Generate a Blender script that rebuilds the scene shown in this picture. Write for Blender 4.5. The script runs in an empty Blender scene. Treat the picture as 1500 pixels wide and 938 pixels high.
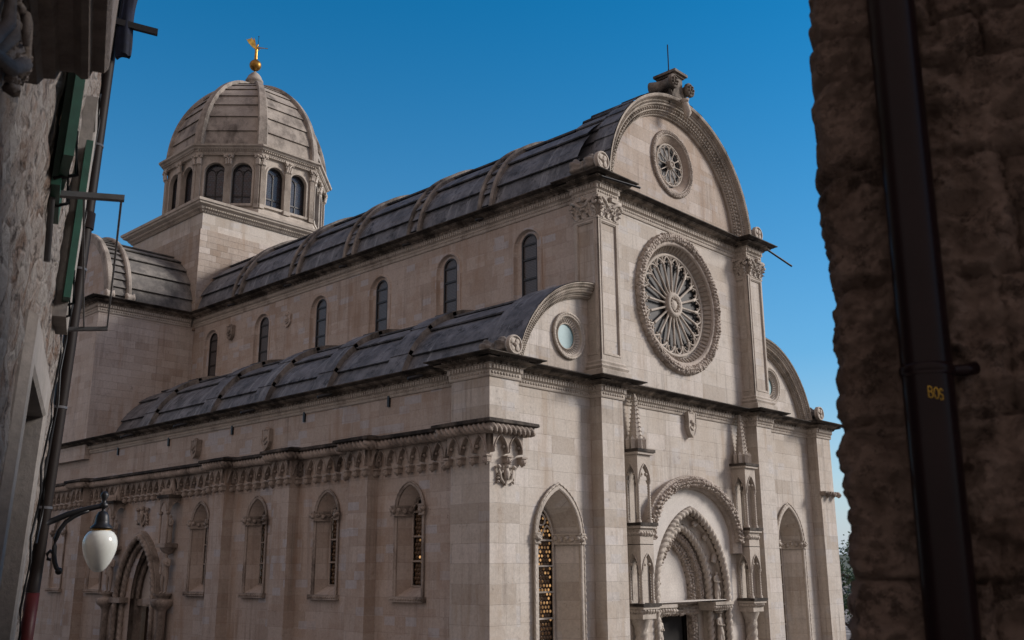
import bpy, bmesh, math, random
from mathutils import Vector, Matrix, noise
from mathutils.geometry import tessellate_polygon
random.seed(7)
PI = math.pi
C = bpy.context.scene.collection
S = bpy.context.scene

# ---------------------------------------------------------------- camera, sky, sun, exposure
CAM = Vector((-16.749, -17.093, 6.0))
YAW, PITCH, ROLL = 0.8107, 0.2474, -0.006
fwd = Vector((math.sin(YAW) * math.cos(PITCH), math.cos(YAW) * math.cos(PITCH), math.sin(PITCH)))
r0 = Vector((math.cos(YAW), -math.sin(YAW), 0)); u0 = r0.cross(fwd)
rr = math.cos(ROLL) * r0 + math.sin(ROLL) * u0; uu = -math.sin(ROLL) * r0 + math.cos(ROLL) * u0
cd = bpy.data.cameras.new('camera'); cam = bpy.data.objects.new('camera', cd); C.objects.link(cam)
cam.matrix_world = Matrix(((rr.x, uu.x, -fwd.x, CAM.x), (rr.y, uu.y, -fwd.y, CAM.y), (rr.z, uu.z, -fwd.z, CAM.z), (0, 0, 0, 1)))
cd.sensor_width = 36; cd.lens = 1437.1 / 1500 * 36; cd.clip_start = .05; cd.clip_end = 3000
cd.dof.use_dof = True; cd.dof.focus_distance = 32; cd.dof.aperture_fstop = 8
S.camera = cam

SUN_EL, SUN_AZ = math.radians(24), math.radians(128)   # azimuth clockwise from +Y
w = bpy.data.worlds.new('World'); S.world = w; w.use_nodes = True
nt = w.node_tree; bg = nt.nodes['Background']
sky = nt.nodes.new('ShaderNodeTexSky'); sky.sky_type = 'NISHITA'; sky.sun_disc = False
sky.sun_elevation = SUN_EL; sky.sun_rotation = SUN_AZ; sky.air_density = 1.0; sky.dust_density = .6; sky.ozone_density = 2.5
hs = nt.nodes.new('ShaderNodeHueSaturation'); hs.inputs['Hue'].default_value = .492; hs.inputs['Saturation'].default_value = 1.8; hs.inputs['Value'].default_value = .96
nt.links.new(sky.outputs[0], hs.inputs['Color'])
# unseen warm glow added behind the viewer to brighten shaded walls, and a lilac band along the horizon
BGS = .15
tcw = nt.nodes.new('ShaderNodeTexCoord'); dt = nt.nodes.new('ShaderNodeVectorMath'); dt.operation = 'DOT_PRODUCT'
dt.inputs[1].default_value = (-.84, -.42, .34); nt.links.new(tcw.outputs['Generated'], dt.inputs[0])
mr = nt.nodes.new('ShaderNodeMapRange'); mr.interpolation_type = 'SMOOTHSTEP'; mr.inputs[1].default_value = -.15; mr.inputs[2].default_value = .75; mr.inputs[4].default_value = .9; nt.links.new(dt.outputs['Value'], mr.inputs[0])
sz = nt.nodes.new('ShaderNodeSeparateXYZ'); nt.links.new(tcw.outputs['Generated'], sz.inputs[0])
mh0 = nt.nodes.new('ShaderNodeMapRange'); mh0.inputs[1].default_value = .75; mh0.inputs[2].default_value = .0; mh0.inputs[4].default_value = .95; nt.links.new(sz.outputs[2], mh0.inputs[0])
mh = nt.nodes.new('ShaderNodeMath'); mh.operation = 'POWER'; mh.inputs[1].default_value = 3.1; nt.links.new(mh0.outputs[0], mh.inputs[0])
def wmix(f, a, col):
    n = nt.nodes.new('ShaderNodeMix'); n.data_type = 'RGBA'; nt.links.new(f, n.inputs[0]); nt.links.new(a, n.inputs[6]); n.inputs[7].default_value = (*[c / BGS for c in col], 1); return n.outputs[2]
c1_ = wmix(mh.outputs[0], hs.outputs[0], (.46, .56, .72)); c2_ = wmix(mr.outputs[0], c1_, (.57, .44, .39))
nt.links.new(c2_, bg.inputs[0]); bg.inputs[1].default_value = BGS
sd = bpy.data.lights.new('sun', 'SUN'); sd.energy = 3.65; sd.angle = math.radians(15); sd.color = (1, .925, .86)
sun = bpy.data.objects.new('sun', sd); C.objects.link(sun)
sv = Vector((math.sin(SUN_AZ) * math.cos(SUN_EL), math.cos(SUN_AZ) * math.cos(SUN_EL), math.sin(SUN_EL)))
sun.rotation_euler = sv.to_track_quat('Z', 'Y').to_euler(); sun.location = (30, -40, 40)
S.view_settings.view_transform = 'Standard'; S.view_settings.look = 'None'
S.view_settings.exposure = 0.0; S.view_settings.gamma = 1.0; S.view_settings.use_curve_mapping = False

# ---------------------------------------------------------------- materials
def newmat(name):
    m = bpy.data.materials.new(name); m.use_nodes = True
    return m, m.node_tree, m.node_tree.nodes['Principled BSDF']
def N(t, kind, **kw):
    n = t.nodes.new(kind)
    for k, v in kw.items():
        if k in n.inputs: n.inputs[k].default_value = v
        else: setattr(n, k, v)
    return n
def mixc(t, fac, a, b, mode='MIX'):
    n = t.nodes.new('ShaderNodeMix'); n.data_type = 'RGBA'; n.blend_type = mode
    for s, v in ((n.inputs[0], fac), (n.inputs[6], a), (n.inputs[7], b)):
        if hasattr(v, 'is_linked') or hasattr(v, 'links'): t.links.new(v, s)
        elif isinstance(v, (int, float)): s.default_value = v
        else: s.default_value = (*v, 1)
    return n.outputs[2]
def ramp(t, src, a, b, ca=(0, 0, 0), cb=(1, 1, 1)):
    n = t.nodes.new('ShaderNodeValToRGB'); n.color_ramp.elements[0].position = a; n.color_ramp.elements[1].position = b
    n.color_ramp.elements[0].color = (*ca, 1); n.color_ramp.elements[1].color = (*cb, 1)
    t.links.new(src, n.inputs[0]); return n.outputs[0]
def obj_noise(t, scale, detail=5, rough=.6, sv=(1, 1, 1), off=0):
    tc = t.nodes.new('ShaderNodeTexCoord'); mp = t.nodes.new('ShaderNodeMapping')
    mp.inputs['Scale'].default_value = sv; mp.inputs['Location'].default_value = (off, off * .7, off * 1.3)
    t.links.new(tc.outputs['Object'], mp.inputs[0])
    n = N(t, 'ShaderNodeTexNoise', Scale=scale, Detail=detail, Roughness=rough); t.links.new(mp.outputs[0], n.inputs['Vector'])
    return n.outputs[0]
def bump(t, bsdf, h, strength, dist):
    b = N(t, 'ShaderNodeBump', Strength=strength, Distance=dist); t.links.new(h, b.inputs['Height']); t.links.new(b.outputs[0], bsdf.inputs['Normal'])
def wall_uv(t):
    tc = t.nodes.new('ShaderNodeTexCoord'); sp = t.nodes.new('ShaderNodeSeparateXYZ'); t.links.new(tc.outputs['Object'], sp.inputs[0])
    g = t.nodes.new('ShaderNodeNewGeometry'); sn = t.nodes.new('ShaderNodeSeparateXYZ'); t.links.new(g.outputs['True Normal'], sn.inputs[0])
    ab = N(t, 'ShaderNodeMath', operation='ABSOLUTE'); t.links.new(sn.outputs[0], ab.inputs[0])
    gt = N(t, 'ShaderNodeMath', operation='GREATER_THAN'); gt.inputs[1].default_value = .75; t.links.new(ab.outputs[0], gt.inputs[0])
    mx = t.nodes.new('ShaderNodeMix'); t.links.new(gt.outputs[0], mx.inputs[0]); t.links.new(sp.outputs[0], mx.inputs[2]); t.links.new(sp.outputs[1], mx.inputs[3])
    cb = t.nodes.new('ShaderNodeCombineXYZ'); t.links.new(mx.outputs[0], cb.inputs[0]); t.links.new(sp.outputs[2], cb.inputs[1])
    return cb.outputs[0]
def ashlar(name, c1, c2, tan, mortar, bw, bh, rough=.85, patch=.5, mort=.006, seed=0, bumps=.4, cool=0):
    m, t, b = newmat(name); v = wall_uv(t)
    # slight warp so joints are not ruler straight
    nz = N(t, 'ShaderNodeTexNoise', Scale=1.7, Detail=2); t.links.new(v, nz.inputs['Vector'])
    ad = N(t, 'ShaderNodeVectorMath', operation='MULTIPLY_ADD'); t.links.new(nz.outputs[1], ad.inputs[0]); ad.inputs[1].default_value = (.05, .022, 0); t.links.new(v, ad.inputs[2])
    def brick(w_, h_, sq, off, frq=2):
        n = N(t, 'ShaderNodeTexBrick', offset=off, offset_frequency=frq, squash=sq, squash_frequency=3)
        n.inputs['Color1'].default_value = (0, 0, 0, 1); n.inputs['Color2'].default_value = (1, 1, 1, 1); n.inputs['Mortar'].default_value = (.5, .5, .5, 1)
        n.inputs['Scale'].default_value = 1; n.inputs['Mortar Size'].default_value = mort; n.inputs['Mortar Smooth'].default_value = .3; n.inputs['Bias'].default_value = 0
        n.inputs['Brick Width'].default_value = w_; n.inputs['Row Height'].default_value = h_
        t.links.new(ad.outputs[0], n.inputs['Vector']); return n
    k = brick(bw, bh, 1.45, .37)
    col = mixc(t, k.outputs[0], c1, c2)
    n1 = ramp(t, obj_noise(t, .55, 5, .6, off=seed), .45, .68); col = mixc(t, n1, col, mixc(t, .55, col, tan))
    # single odd blocks, paler or tanner than the rest
    pk = ramp(t, k.outputs[0], .86, .9); col = mixc(t, pk, col, mixc(t, patch, col, (.62, .57, .53)))
    dk = ramp(t, k.outputs[0], .1, .13, (1, 1, 1), (0, 0, 0)); col = mixc(t, dk, col, mixc(t, patch * .8, col, (tan[0] * .72, tan[1] * .7, tan[2] * .68)))
    if cool:
        k2 = brick(bw * .5, bh * .52, 1.6, .3, 3); col = mixc(t, ramp(t, k2.outputs[0], .86, .88), col, mixc(t, cool, col, (.50, .52, .57))); col = mixc(t, ramp(t, k2.outputs[0], .1, .12, (1, 1, 1), (0, 0, 0)), col, mixc(t, cool * .7, col, tan))
    st = ramp(t, obj_noise(t, 1.0, 7, .72, (5, 5, .16), seed + 3), .5, .72); st = mixc(t, 1, st, ramp(t, obj_noise(t, .45, 4, .6, off=seed + 31), .42, .6), 'MULTIPLY'); col = mixc(t, st, col, mixc(t, .62, col, (.13, .105, .09)))
    fn = ramp(t, obj_noise(t, 14, 6, .7, off=seed), .35, .7, (.84, .84, .84), (1.06, 1.05, 1.04)); col = mixc(t, 1, col, fn, 'MULTIPLY')
    sp = ramp(t, obj_noise(t, 2.4, 10, .8, off=seed + 9), .6, .68); col = mixc(t, sp, col, mixc(t, .5, col, (.12, .1, .085)))
    bl = ramp(t, obj_noise(t, 1.1, 9, .75, off=seed + 40), .56, .7); col = mixc(t, bl, col, mixc(t, .3, col, (.17, .14, .12)))
    pm = mixc(t, 1, ramp(t, obj_noise(t, 9, 8, .8, off=seed + 5), .60, .66), ramp(t, obj_noise(t, .8, 4, .6, off=seed + 51), .46, .6), 'MULTIPLY'); col = mixc(t, pm, col, mixc(t, .75, col, (.06, .048, .04)))
    dr_ = mixc(t, 1, ramp(t, obj_noise(t, 1.0, 5, .6, (2.2, 2.2, .3), seed + 70), .5, .6), ramp(t, obj_noise(t, .6, 4, .6, off=seed + 77), .45, .6), 'MULTIPLY'); col = mixc(t, dr_, col, mixc(t, .45, col, (tan[0] * .8, tan[1] * .72, tan[2] * .64)))
    jn = mixc(t, 1, k.outputs[1], ramp(t, obj_noise(t, 2.2, 6, .7, off=seed + 60), .3, .65), 'MULTIPLY'); col = mixc(t, jn, col, mixc(t, .7, col, mortar))
    t.links.new(col, b.inputs['Base Color']); b.inputs['Roughness'].default_value = rough; b.inputs['Specular IOR Level'].default_value = .25
    h = N(t, 'ShaderNodeMath', operation='MULTIPLY_ADD'); t.links.new(k.outputs[1], h.inputs[0]); h.inputs[1].default_value = -1.2; t.links.new(obj_noise(t, 9, 8, .7), h.inputs[2])
    bump(t, b, h.outputs[0], bumps, .02)
    return m
def carved(name, c1, c2, dark, rough=.88, dk=(.5, .68), amt=.6, bs=.5, sc=2.2):
    m, t, b = newmat(name)
    col = mixc(t, ramp(t, obj_noise(t, sc, 7, .65), .35, .65), c1, c2)
    col = mixc(t, ramp(t, obj_noise(t, 1.1, 9, .72, (1, 1, .6), 5), *dk), col, mixc(t, amt, col, dark))
    fn = ramp(t, obj_noise(t, 22, 6, .7), .3, .7, (.8, .8, .8), (1.1, 1.08, 1.06)); col = mixc(t, 1, col, fn, 'MULTIPLY')
    t.links.new(col, b.inputs['Base Color']); b.inputs['Roughness'].default_value = rough; b.inputs['Specular IOR Level'].default_value = .2
    bump(t, b, obj_noise(t, 18, 8, .7), bs, .02)
    return m
def plain(name, c, rough=.5, metal=0, emis=None, es=0, var=.15, bs=0):
    m, t, b = newmat(name)
    col = mixc(t, ramp(t, obj_noise(t, 6, 6, .65), .35, .7), tuple(x * (1 - var) for x in c), tuple(min(1, x * (1 + var)) for x in c))
    t.links.new(col, b.inputs['Base Color']); b.inputs['Roughness'].default_value = rough; b.inputs['Metallic'].default_value = metal
    if 'pipe' in name: b.inputs['Specular IOR Level'].default_value = .14
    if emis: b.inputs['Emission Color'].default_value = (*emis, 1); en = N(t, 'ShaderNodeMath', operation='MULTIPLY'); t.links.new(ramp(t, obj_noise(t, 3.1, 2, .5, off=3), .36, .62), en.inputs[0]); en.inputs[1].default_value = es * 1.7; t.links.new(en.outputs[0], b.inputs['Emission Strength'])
    if bs: bump(t, b, obj_noise(t, 40, 5, .6), bs, .004)
    return m
M = {}
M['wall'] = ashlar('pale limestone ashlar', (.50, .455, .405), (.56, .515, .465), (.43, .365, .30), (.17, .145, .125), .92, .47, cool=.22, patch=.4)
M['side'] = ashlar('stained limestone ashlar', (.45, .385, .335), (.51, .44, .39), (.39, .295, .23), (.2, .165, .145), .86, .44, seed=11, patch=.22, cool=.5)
M['wall_up'] = ashlar('tan weathered limestone ashlar', (.40, .335, .28), (.46, .39, .335), (.35, .26, .195), (.2, .165, .14), .98, .45, seed=21, patch=.3, cool=.2)
M['transept'] = ashlar('pale small block limestone', (.50, .44, .395), (.58, .52, .47), (.43, .33, .26), (.3, .25, .22), .62, .31, seed=14, bumps=.6, patch=.3)
M['rough'] = ashlar('weathered small block stone', (.36, .30, .25), (.46, .40, .35), (.35, .26, .19), (.22, .18, .15), .55, .30, seed=4, bumps=.9, patch=.35)
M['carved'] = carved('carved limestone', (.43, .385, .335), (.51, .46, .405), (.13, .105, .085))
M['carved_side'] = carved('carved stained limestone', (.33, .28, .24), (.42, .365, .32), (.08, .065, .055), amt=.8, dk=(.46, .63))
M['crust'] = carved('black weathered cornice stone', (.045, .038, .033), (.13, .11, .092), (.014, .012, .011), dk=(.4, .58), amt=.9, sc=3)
M['dome'] = carved('dome limestone slabs', (.29, .255, .225), (.40, .36, .315), (.07, .06, .053), dk=(.47, .64), amt=.75, sc=1.5)
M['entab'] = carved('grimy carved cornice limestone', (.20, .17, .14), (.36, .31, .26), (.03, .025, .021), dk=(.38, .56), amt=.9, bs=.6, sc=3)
M['archstone'] = carved('weathered carved arch limestone', (.36, .315, .265), (.46, .41, .355), (.06, .05, .04), dk=(.47, .64), amt=.7, bs=.6, sc=3)
M['finial'] = carved('dark weathered finial stone', (.13, .11, .092), (.26, .225, .19), (.03, .026, .022), dk=(.42, .6), amt=.85, sc=4)
M['foliage'] = carved('deep carved leaf limestone', (.38, .33, .285), (.48, .42, .37), (.10, .08, .065), bs=1.0, sc=5)
M['tymp'] = carved('smooth pale tympanum stone', (.56, .525, .49), (.60, .57, .53), (.4, .36, .32), amt=.25, bs=.1)
def roofmat():
    m, t, b = newmat('dark stone roof slabs')
    col = mixc(t, ramp(t, obj_noise(t, 1.3, 8, .7), .38, .66), (.07, .074, .083), (.19, .196, .215))
    col = mixc(t, ramp(t, obj_noise(t, 1.0, 7, .72, (.35, 3.6, .35), 3), .55, .66), col, (.23, .24, .255))
    col = mixc(t, ramp(t, obj_noise(t, 2.2, 10, .8, off=8), .52, .64), col, (.018, .018, .02)); col = mixc(t, ramp(t, obj_noise(t, 3.1, 9, .75, off=21), .62, .72), col, (.16, .15, .135))
    t.links.new(col, b.inputs['Base Color']); b.inputs['Roughness'].default_value = .72
    bump(t, b, obj_noise(t, 8, 8, .7), .5, .03); return m
M['roof'] = roofmat()
M['roof_grey'] = carved('weathered grey roof slabs', (.13, .125, .12), (.25, .235, .215), (.05, .05, .05), dk=(.45, .62), amt=.75, sc=1.6)  # paler grey slab colour with random dark mottling
M['ribstone'] = carved('weathered grey rib stone', (.19, .17, .155), (.33, .30, .265), (.045, .042, .038), dk=(.46, .62), amt=.8, sc=3)
M['iron'] = plain('black painted iron', (.012, .012, .014), .45, .3)
M['lead'] = plain('dark window leading', (.018, .016, .016), .5)
def glassmat(name, c, rough, sc, lead, tint=None):
    m, t, b = newmat(name); v = wall_uv(t)
    k = N(t, 'ShaderNodeTexBrick', offset=0.5); t.links.new(v, k.inputs['Vector'])
    k.inputs['Scale'].default_value = 1; k.inputs['Brick Width'].default_value = sc; k.inputs['Row Height'].default_value = sc; k.inputs['Mortar Size'].default_value = lead
    k.inputs['Color1'].default_value = (*c, 1); k.inputs['Color2'].default_value = (*(tint or tuple(x * 1.6 for x in c)), 1); k.inputs['Mortar'].default_value = (.012, .011, .011, 1)
    t.links.new(k.outputs[0], b.inputs['Base Color']); b.inputs['Roughness'].default_value = rough; b.inputs['Specular IOR Level'].default_value = .5
    bump(t, b, obj_noise(t, 12, 3, .5), .25, .01); return m
M['glass'] = glassmat('leaded grey glass', (.10, .092, .092), .4, .05, .005, (.12, .11, .11))
M['drumglass'] = glassmat('bluish leaded glass', (.05, .065, .085), .16, .11, .008, (.055, .04, .045))
M['roseglass'] = glassmat('dark rose glass', (.014, .012, .012), .65, .14, .02, (.026, .021, .02))
M['oculus'] = plain('pale blue pane', (.20, .33, .35), .5, 0, var=.05)
M['amber'] = plain('lit amber roundel glass', (.16, .08, .03), .08, 0, (1, .55, .22), .42)  # some roundels emit a warm colour, strength varied by noise
M['amberdim'] = plain('plain amber roundel glass', (.11, .065, .034), .12)
M['dark'] = plain('dark interior', (.012, .010, .009), .9)
M['wood'] = plain('dark oak door', (.05, .032, .022), .55, bs=.3)
M['gold'] = plain('aged gilded metal', (.30, .16, .035), .42, .9, var=.45)
M['angelgold'] = plain('gilded angel metal', (.50, .29, .06), .36, .9, var=.4)

# ---------------------------------------------------------------- mesh helpers
def frame(o, ua, va, wa):
    o, ua, va, wa = Vector(o), Vector(ua), Vector(va), Vector(wa)
    return lambda a, b, c: o + ua * a + va * b + wa * c
class MB:
    def __init__(s): s.v = []; s.f = []; s.mi = []; s.sm = []
    def add(s, vs, fs, F=None, mi=0, smooth=False):
        o = len(s.v)
        s.v.extend([tuple(F(*p)) for p in vs] if F else [tuple(p) for p in vs])
        for f in fs: s.f.append(tuple(i + o for i in f)); s.mi.append(mi); s.sm.append(smooth)
    def box(s, a0, b0, c0, a1, b1, c1, F=None, mi=0, tap=0):
        t = tap
        s.add([(a0, b0, c0), (a1, b0, c0), (a1, b1, c0), (a0, b1, c0), (a0 + t, b0 + t, c1), (a1 - t, b0 + t, c1), (a1 - t, b1 - t, c1), (a0 + t, b1 - t, c1)],
              [(3, 2, 1, 0), (4, 5, 6, 7), (0, 1, 5, 4), (1, 2, 6, 5), (2, 3, 7, 6), (3, 0, 4, 7)], F, mi)
    def sheet(s, loops, c, F=None, mi=0):
        vs = [(a, b, c) for l in loops for a, b in l]
        s.add(vs, tessellate_polygon([[Vector((a, b, 0)) for a, b in l] for l in loops]), F, mi)
    def strip(s, A, B, closed=True, F=None, mi=0, smooth=False):
        n = len(A); rng = range(n if closed else n - 1)
        s.add(list(A) + list(B), [(i, (i + 1) % n, n + (i + 1) % n, n + i) for i in rng], F, mi, smooth)
    def prism(s, poly, c0, c1, F=None, mi=0, cap0=True, cap1=True):
        s.strip([(a, b, c0) for a, b in poly], [(a, b, c1) for a, b in poly], True, F, mi)
        if cap0: s.sheet([poly], c0, F, mi)
        if cap1: s.sheet([poly], c1, F, mi)
    def wall(s, outer, holes, c, F=None, mi=0, depth=.5, inner=None, rmi=None):
        dl = depth if isinstance(depth, list) else [depth] * len(holes)
        s.sheet([outer] + holes, c, F, mi)
        for i, h in enumerate(holes):
            h2 = inner[i] if inner else h
            s.strip([(a, b, c) for a, b in h], [(a, b, c - dl[i]) for a, b in h2], True, F, mi if rmi is None else rmi)
    def sweep(s, path, prof, closed=False, F=None, mi=0, caps=True, smooth=False):
        """path in the a-b plane, profile of (offset to the right of the path, c)"""
        n = len(path); rows = []
        for i in range(n):
            p = Vector(path[i]); pr = Vector(path[i - 1]) if (i or closed) else None; nx = Vector(path[(i + 1) % n]) if (i < n - 1 or closed) else None
            d1 = (p - pr).normalized() if pr is not None and (p - pr).length > 1e-9 else None; d2 = (nx - p).normalized() if nx is not None and (nx - p).length > 1e-9 else None
            d1 = d1 or d2; d2 = d2 or d1
            n1 = Vector((d1.y, -d1.x)); n2 = Vector((d2.y, -d2.x)); m = n1 + n2
            m = m / max(.25, m.dot(n1)) if m.length > 1e-6 else n1
            rows.append([(p.x + m.x * o, p.y + m.y * o, c) for o, c in prof])
        k = len(prof); vs = [q for r in rows for q in r]; fs = []
        for i in range(n if closed else n - 1):
            j = (i + 1) % n
            for q in range(k - 1): fs.append((i * k + q, j * k + q, j * k + q + 1, i * k + q + 1))
        s.add(vs, fs, F, mi, smooth)
        if caps and not closed:
            for i in (0, n - 1): s.add(rows[i], [tuple(range(k))], F, mi)
    def tube(s, path, r, seg=8, closed=False, F=None, mi=0, ref=(0, 0, 1), smooth=True, caps=True):
        """r: number, list or function(arclength, phi)"""
        P = [Vector(p) for p in path]; n = len(P); ref = Vector(ref); vs = []; L = 0
        for i in range(n):
            if i: L += (P[i] - P[i - 1]).length
            a = P[i - 1] if (i or closed) else P[i]; b = P[(i + 1) % n] if (i < n - 1 or closed) else P[i]
            t = (b - a).normalized(); x = ref.cross(t)
            if x.length < 1e-3: x = Vector((1, 0, 0)).cross(t) if abs(t.x) < .9 else Vector((0, 1, 0)).cross(t)
            x.normalize(); y = t.cross(x)
            for k in range(seg):
                ph = 2 * PI * k / seg; q = r(L, ph) if callable(r) else (r[i] if isinstance(r, (list, tuple)) else r)
                vs.append(tuple(P[i] + (x * math.cos(ph) + y * math.sin(ph)) * q))
        fs = [(i * seg + k, i * seg + (k + 1) % seg, ((i + 1) % n) * seg + (k + 1) % seg, ((i + 1) % n) * seg + k) for i in range(n if closed else n - 1) for k in range(seg)]
        if caps and not closed: fs += [tuple(range(seg)), tuple(range((n - 1) * seg, n * seg))]
        s.add(vs, fs, F, mi, smooth)
    def lathe(s, prof, o=(0, 0, 0), F=None, seg=24, mi=0, smooth=True, mod=None, sx=1, sy=1):
        """profile of (radius, height) round the third axis"""
        k = len(prof); vs = []
        for i in range(seg):
            th = 2 * PI * i / seg
            for r, h in prof:
                q = r * (mod(th, h) if mod else 1); vs.append((o[0] + q * math.cos(th) * sx, o[1] + q * math.sin(th) * sy, o[2] + h))
        fs = [(i * k + j, ((i + 1) % seg) * k + j, ((i + 1) % seg) * k + j + 1, i * k + j + 1) for i in range(seg) for j in range(k - 1)]
        s.add(vs, fs, F, mi, smooth)
    def ball(s, o, r, F=None, mi=0, seg=10, rings=7, sc=(1, 1, 1), nz=0):
        vs = []; 
        for i in range(rings + 1):
            th = PI * i / rings
            for k in range(seg):
                ph = 2 * PI * k / seg; d = Vector((math.sin(th) * math.cos(ph), math.sin(th) * math.sin(ph), math.cos(th)))
                q = r * (1 + nz * noise.noise(d * 2.3 + Vector(o) * 3)) if nz else r
                vs.append((o[0] + d.x * q * sc[0], o[1] + d.y * q * sc[1], o[2] + d.z * q * sc[2]))
        fs = [(i * seg + k, i * seg + (k + 1) % seg, (i + 1) * seg + (k + 1) % seg, (i + 1) * seg + k) for i in range(rings) for k in range(seg)]
        s.add(vs, fs, F, mi, True)
    def mesh(s, name, mats):
        me = bpy.data.meshes.new(name); me.from_pydata(s.v, [], s.f)
        for m in (mats if isinstance(mats, (list, tuple)) else [mats]): me.materials.append(m)
        me.polygons.foreach_set('material_index', s.mi); me.polygons.foreach_set('use_smooth', s.sm); me.update()
        return me
    def build(s, name, mats, parent=None):
        return link(name, s.mesh(name, mats), parent)
def link(name, me, parent=None, mw=None):
    o = bpy.data.objects.new(name, me); C.objects.link(o)
    if mw is not None: o.matrix_world = mw
    if parent is not None:
        o.parent = parent; o.matrix_parent_inverse = root_mw(parent).inverted()
    return o
def root_mw(o):
    return o.matrix_basis.copy() if o.parent is None else root_mw(o.parent) @ o.matrix_parent_inverse @ o.matrix_basis
def thing(name, label, cat, loc, group=None):
    o = bpy.data.objects.new(name, None); C.objects.link(o); o.location = loc; o.empty_display_size = .5
    o['label'] = label; o['category'] = cat
    if group: o['group'] = group
    return o
def arch(uc, half, vs, va, n=10):
    """pointed or round arch from the right springing over the apex to the left one"""
    h = va - vs
    if h < half * .995:
        q = [(half * math.cos(PI / 2 * i / n), h * math.sin(PI / 2 * i / n)) for i in range(n + 1)]
        return [(uc + a, vs + b) for a, b in q] + [(uc - a, vs + b) for a, b in reversed(q[:-1])]
    R = (half * half + h * h) / (2 * half); cx = uc + half - R; a1 = math.atan2(h, uc - cx)
    right = [(cx + R * math.cos(a1 * i / n), vs + R * math.sin(a1 * i / n)) for i in range(n + 1)]
    return right + [(2 * uc - a, b) for a, b in reversed(right[:-1])]
def opening(uc, half, v0, vs, va, n=10):
    return [(uc - half, v0), (uc + half, v0)] + arch(uc, half, vs, va, n)
def circle(uc, vc, r, n=48):
    return [(uc + r * math.cos(2 * PI * i / n), vc + r * math.sin(2 * PI * i / n)) for i in range(n)]
def resample(path, step):
    P = [Vector(p) for p in path]; out = [P[0].copy()]
    for a, b in zip(P, P[1:]):
        n = max(1, round((b - a).length / step)); out += [a.lerp(b, i / n) for i in range(1, n + 1)]
    return out
def rope(mb, path, r, pitch, F=None, seg=10, strands=2, amp=.2, mi=0, ref=(0, 0, 1), closed=False, step=None):
    mb.tube(resample(path, min(step or 1, pitch / 6)), lambda s, ph: r * (1 - amp * .4 + amp * 1.5 * (abs(math.cos(strands * ph / 2 - PI * s / pitch)) - .5)), seg, closed, F, mi, ref)
def leafy(mb, path, r, pitch, F=None, seg=12, mi=0, ref=(0, 0, 1), closed=False, amp=.3):
    def rad(s, ph):
        a = abs(math.sin(PI * s / pitch + .9 * math.cos(ph))); b = math.sin(2 * PI * s / pitch * 1.5 + 4 * ph); c = noise.noise(Vector((s * 2.2 / pitch, ph * 1.4, r * 40)))
        return r * (.86 + amp * .55 * a + amp * .28 * b + amp * .8 * c)
    mb.tube(resample(path, min(pitch / 9, .03)), rad, seg, closed, F, mi, ref)

def leaf_balls(mb, path, r, step, spread, F, seed=1):
    rg = random.Random(seed); P = resample(path, step)
    for i, (a, b) in enumerate(zip(P, P[1:])):
        d = (b - a).normalized(); n_ = Vector((d.y, -d.x, 0))
        for k in (-1, 0, 1):
            q = a + n_ * spread * k * rg.uniform(.7, 1.1) + d * step * (.5 if k else 0) + Vector((0, 0, spread * (.95 if k == 0 else .55)))
            mb.ball(q, r * rg.uniform(.7, 1.15), F, seg=6, rings=4, sc=(rg.uniform(.7, 1.3), rg.uniform(.7, 1.3), 1), nz=.8)
# facade frame: a along +X, b up, c outward (-Y); north wall frame: a along +Y, b up, c outward (-X)
FF = frame((0, 0, 0), (1, 0, 0), (0, 0, 1), (0, -1, 0))
def FN(x): return frame((x, 0, 0), (0, 1, 0), (0, 0, 1), (-1, 0, 0))
W = 18.0; XN = .35; NX0, NX1 = 4.48, 13.52; L1 = 22.84; TY0, TY1 = 22.84, 29.9; TYC = 26.37

# ---------------------------------------------------------------- the ground
def structure(o): o['kind'] = 'structure'; return o
g = MB(); g.box(-700, -700, -.5, 700, 700, 0)
paving = ashlar('worn limestone paving', (.17, .15, .135), (.22, .195, .175), (.16, .13, .1), (.08, .065, .055), .9, .6)
structure(g.build('piazza_ground', paving))

g = MB(); hv = []
for i in range(121):
    th = 2 * PI * i / 120; hh = 15 + 9 * noise.fractal(Vector((math.cos(th) * 4, math.sin(th) * 4, 2)), 1, 2, 4); hv.append(((480 * math.cos(th), 480 * math.sin(th), -.3), (560 * math.cos(th), 560 * math.sin(th), max(6, min(20, hh))), (690 * math.cos(th), 690 * math.sin(th), -.3)))
for A_, B_ in zip(hv, hv[1:]): g.strip(A_, B_, False, None, 0, True)
structure(g.build('far_hills', plain('far scrub covered hills', (.10, .115, .085), .95, var=.4)))

# ================================================================ CATHEDRAL
cath = thing('cathedral', 'pale stone cathedral with ribbed dome, rose window and barrel vaulted slab roofs', 'cathedral', (9, 14, 0))

# ---- north aisle wall
NWIN = [2.87, 6.5, 10.15, 13.6, 21.3, 24.9]
PIER = [(-.4, .96), (4.25, 5.07), (7.95, 8.75), (11.62, 12.42), (22.2, 23.0)]
ZL, ZLT = 10.57, 11.1
F = FN(XN)
holes = [opening(c, .5, 5.3, 7.5, 8.14) for c in NWIN]; inn = [opening(c, .27, 5.55, 7.5, 7.88) for c in NWIN]
PY, PX0 = 17.5, .13
door_hole = [(PY - .75, 0), (PY + .75, 0)] + arch(PY, .75, 4.9, 6.75)
mb = MB()
outer = [(0, 0), (PY - .75, 0)] + [(a, b) for a, b in reversed(arch(PY, .75, 4.9, 6.75))][0:] + [(PY + .75, 0), (34, 0), (34, ZL + .1), (0, ZL + .1)]
mb.wall(outer, holes, 0, F, depth=.37, inner=inn)
for a, b in PIER[1:]: mb.box(a, 0, 0, b, 9.2, .37, F)
mb.build('north_aisle_wall', M['side'], cath)
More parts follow.
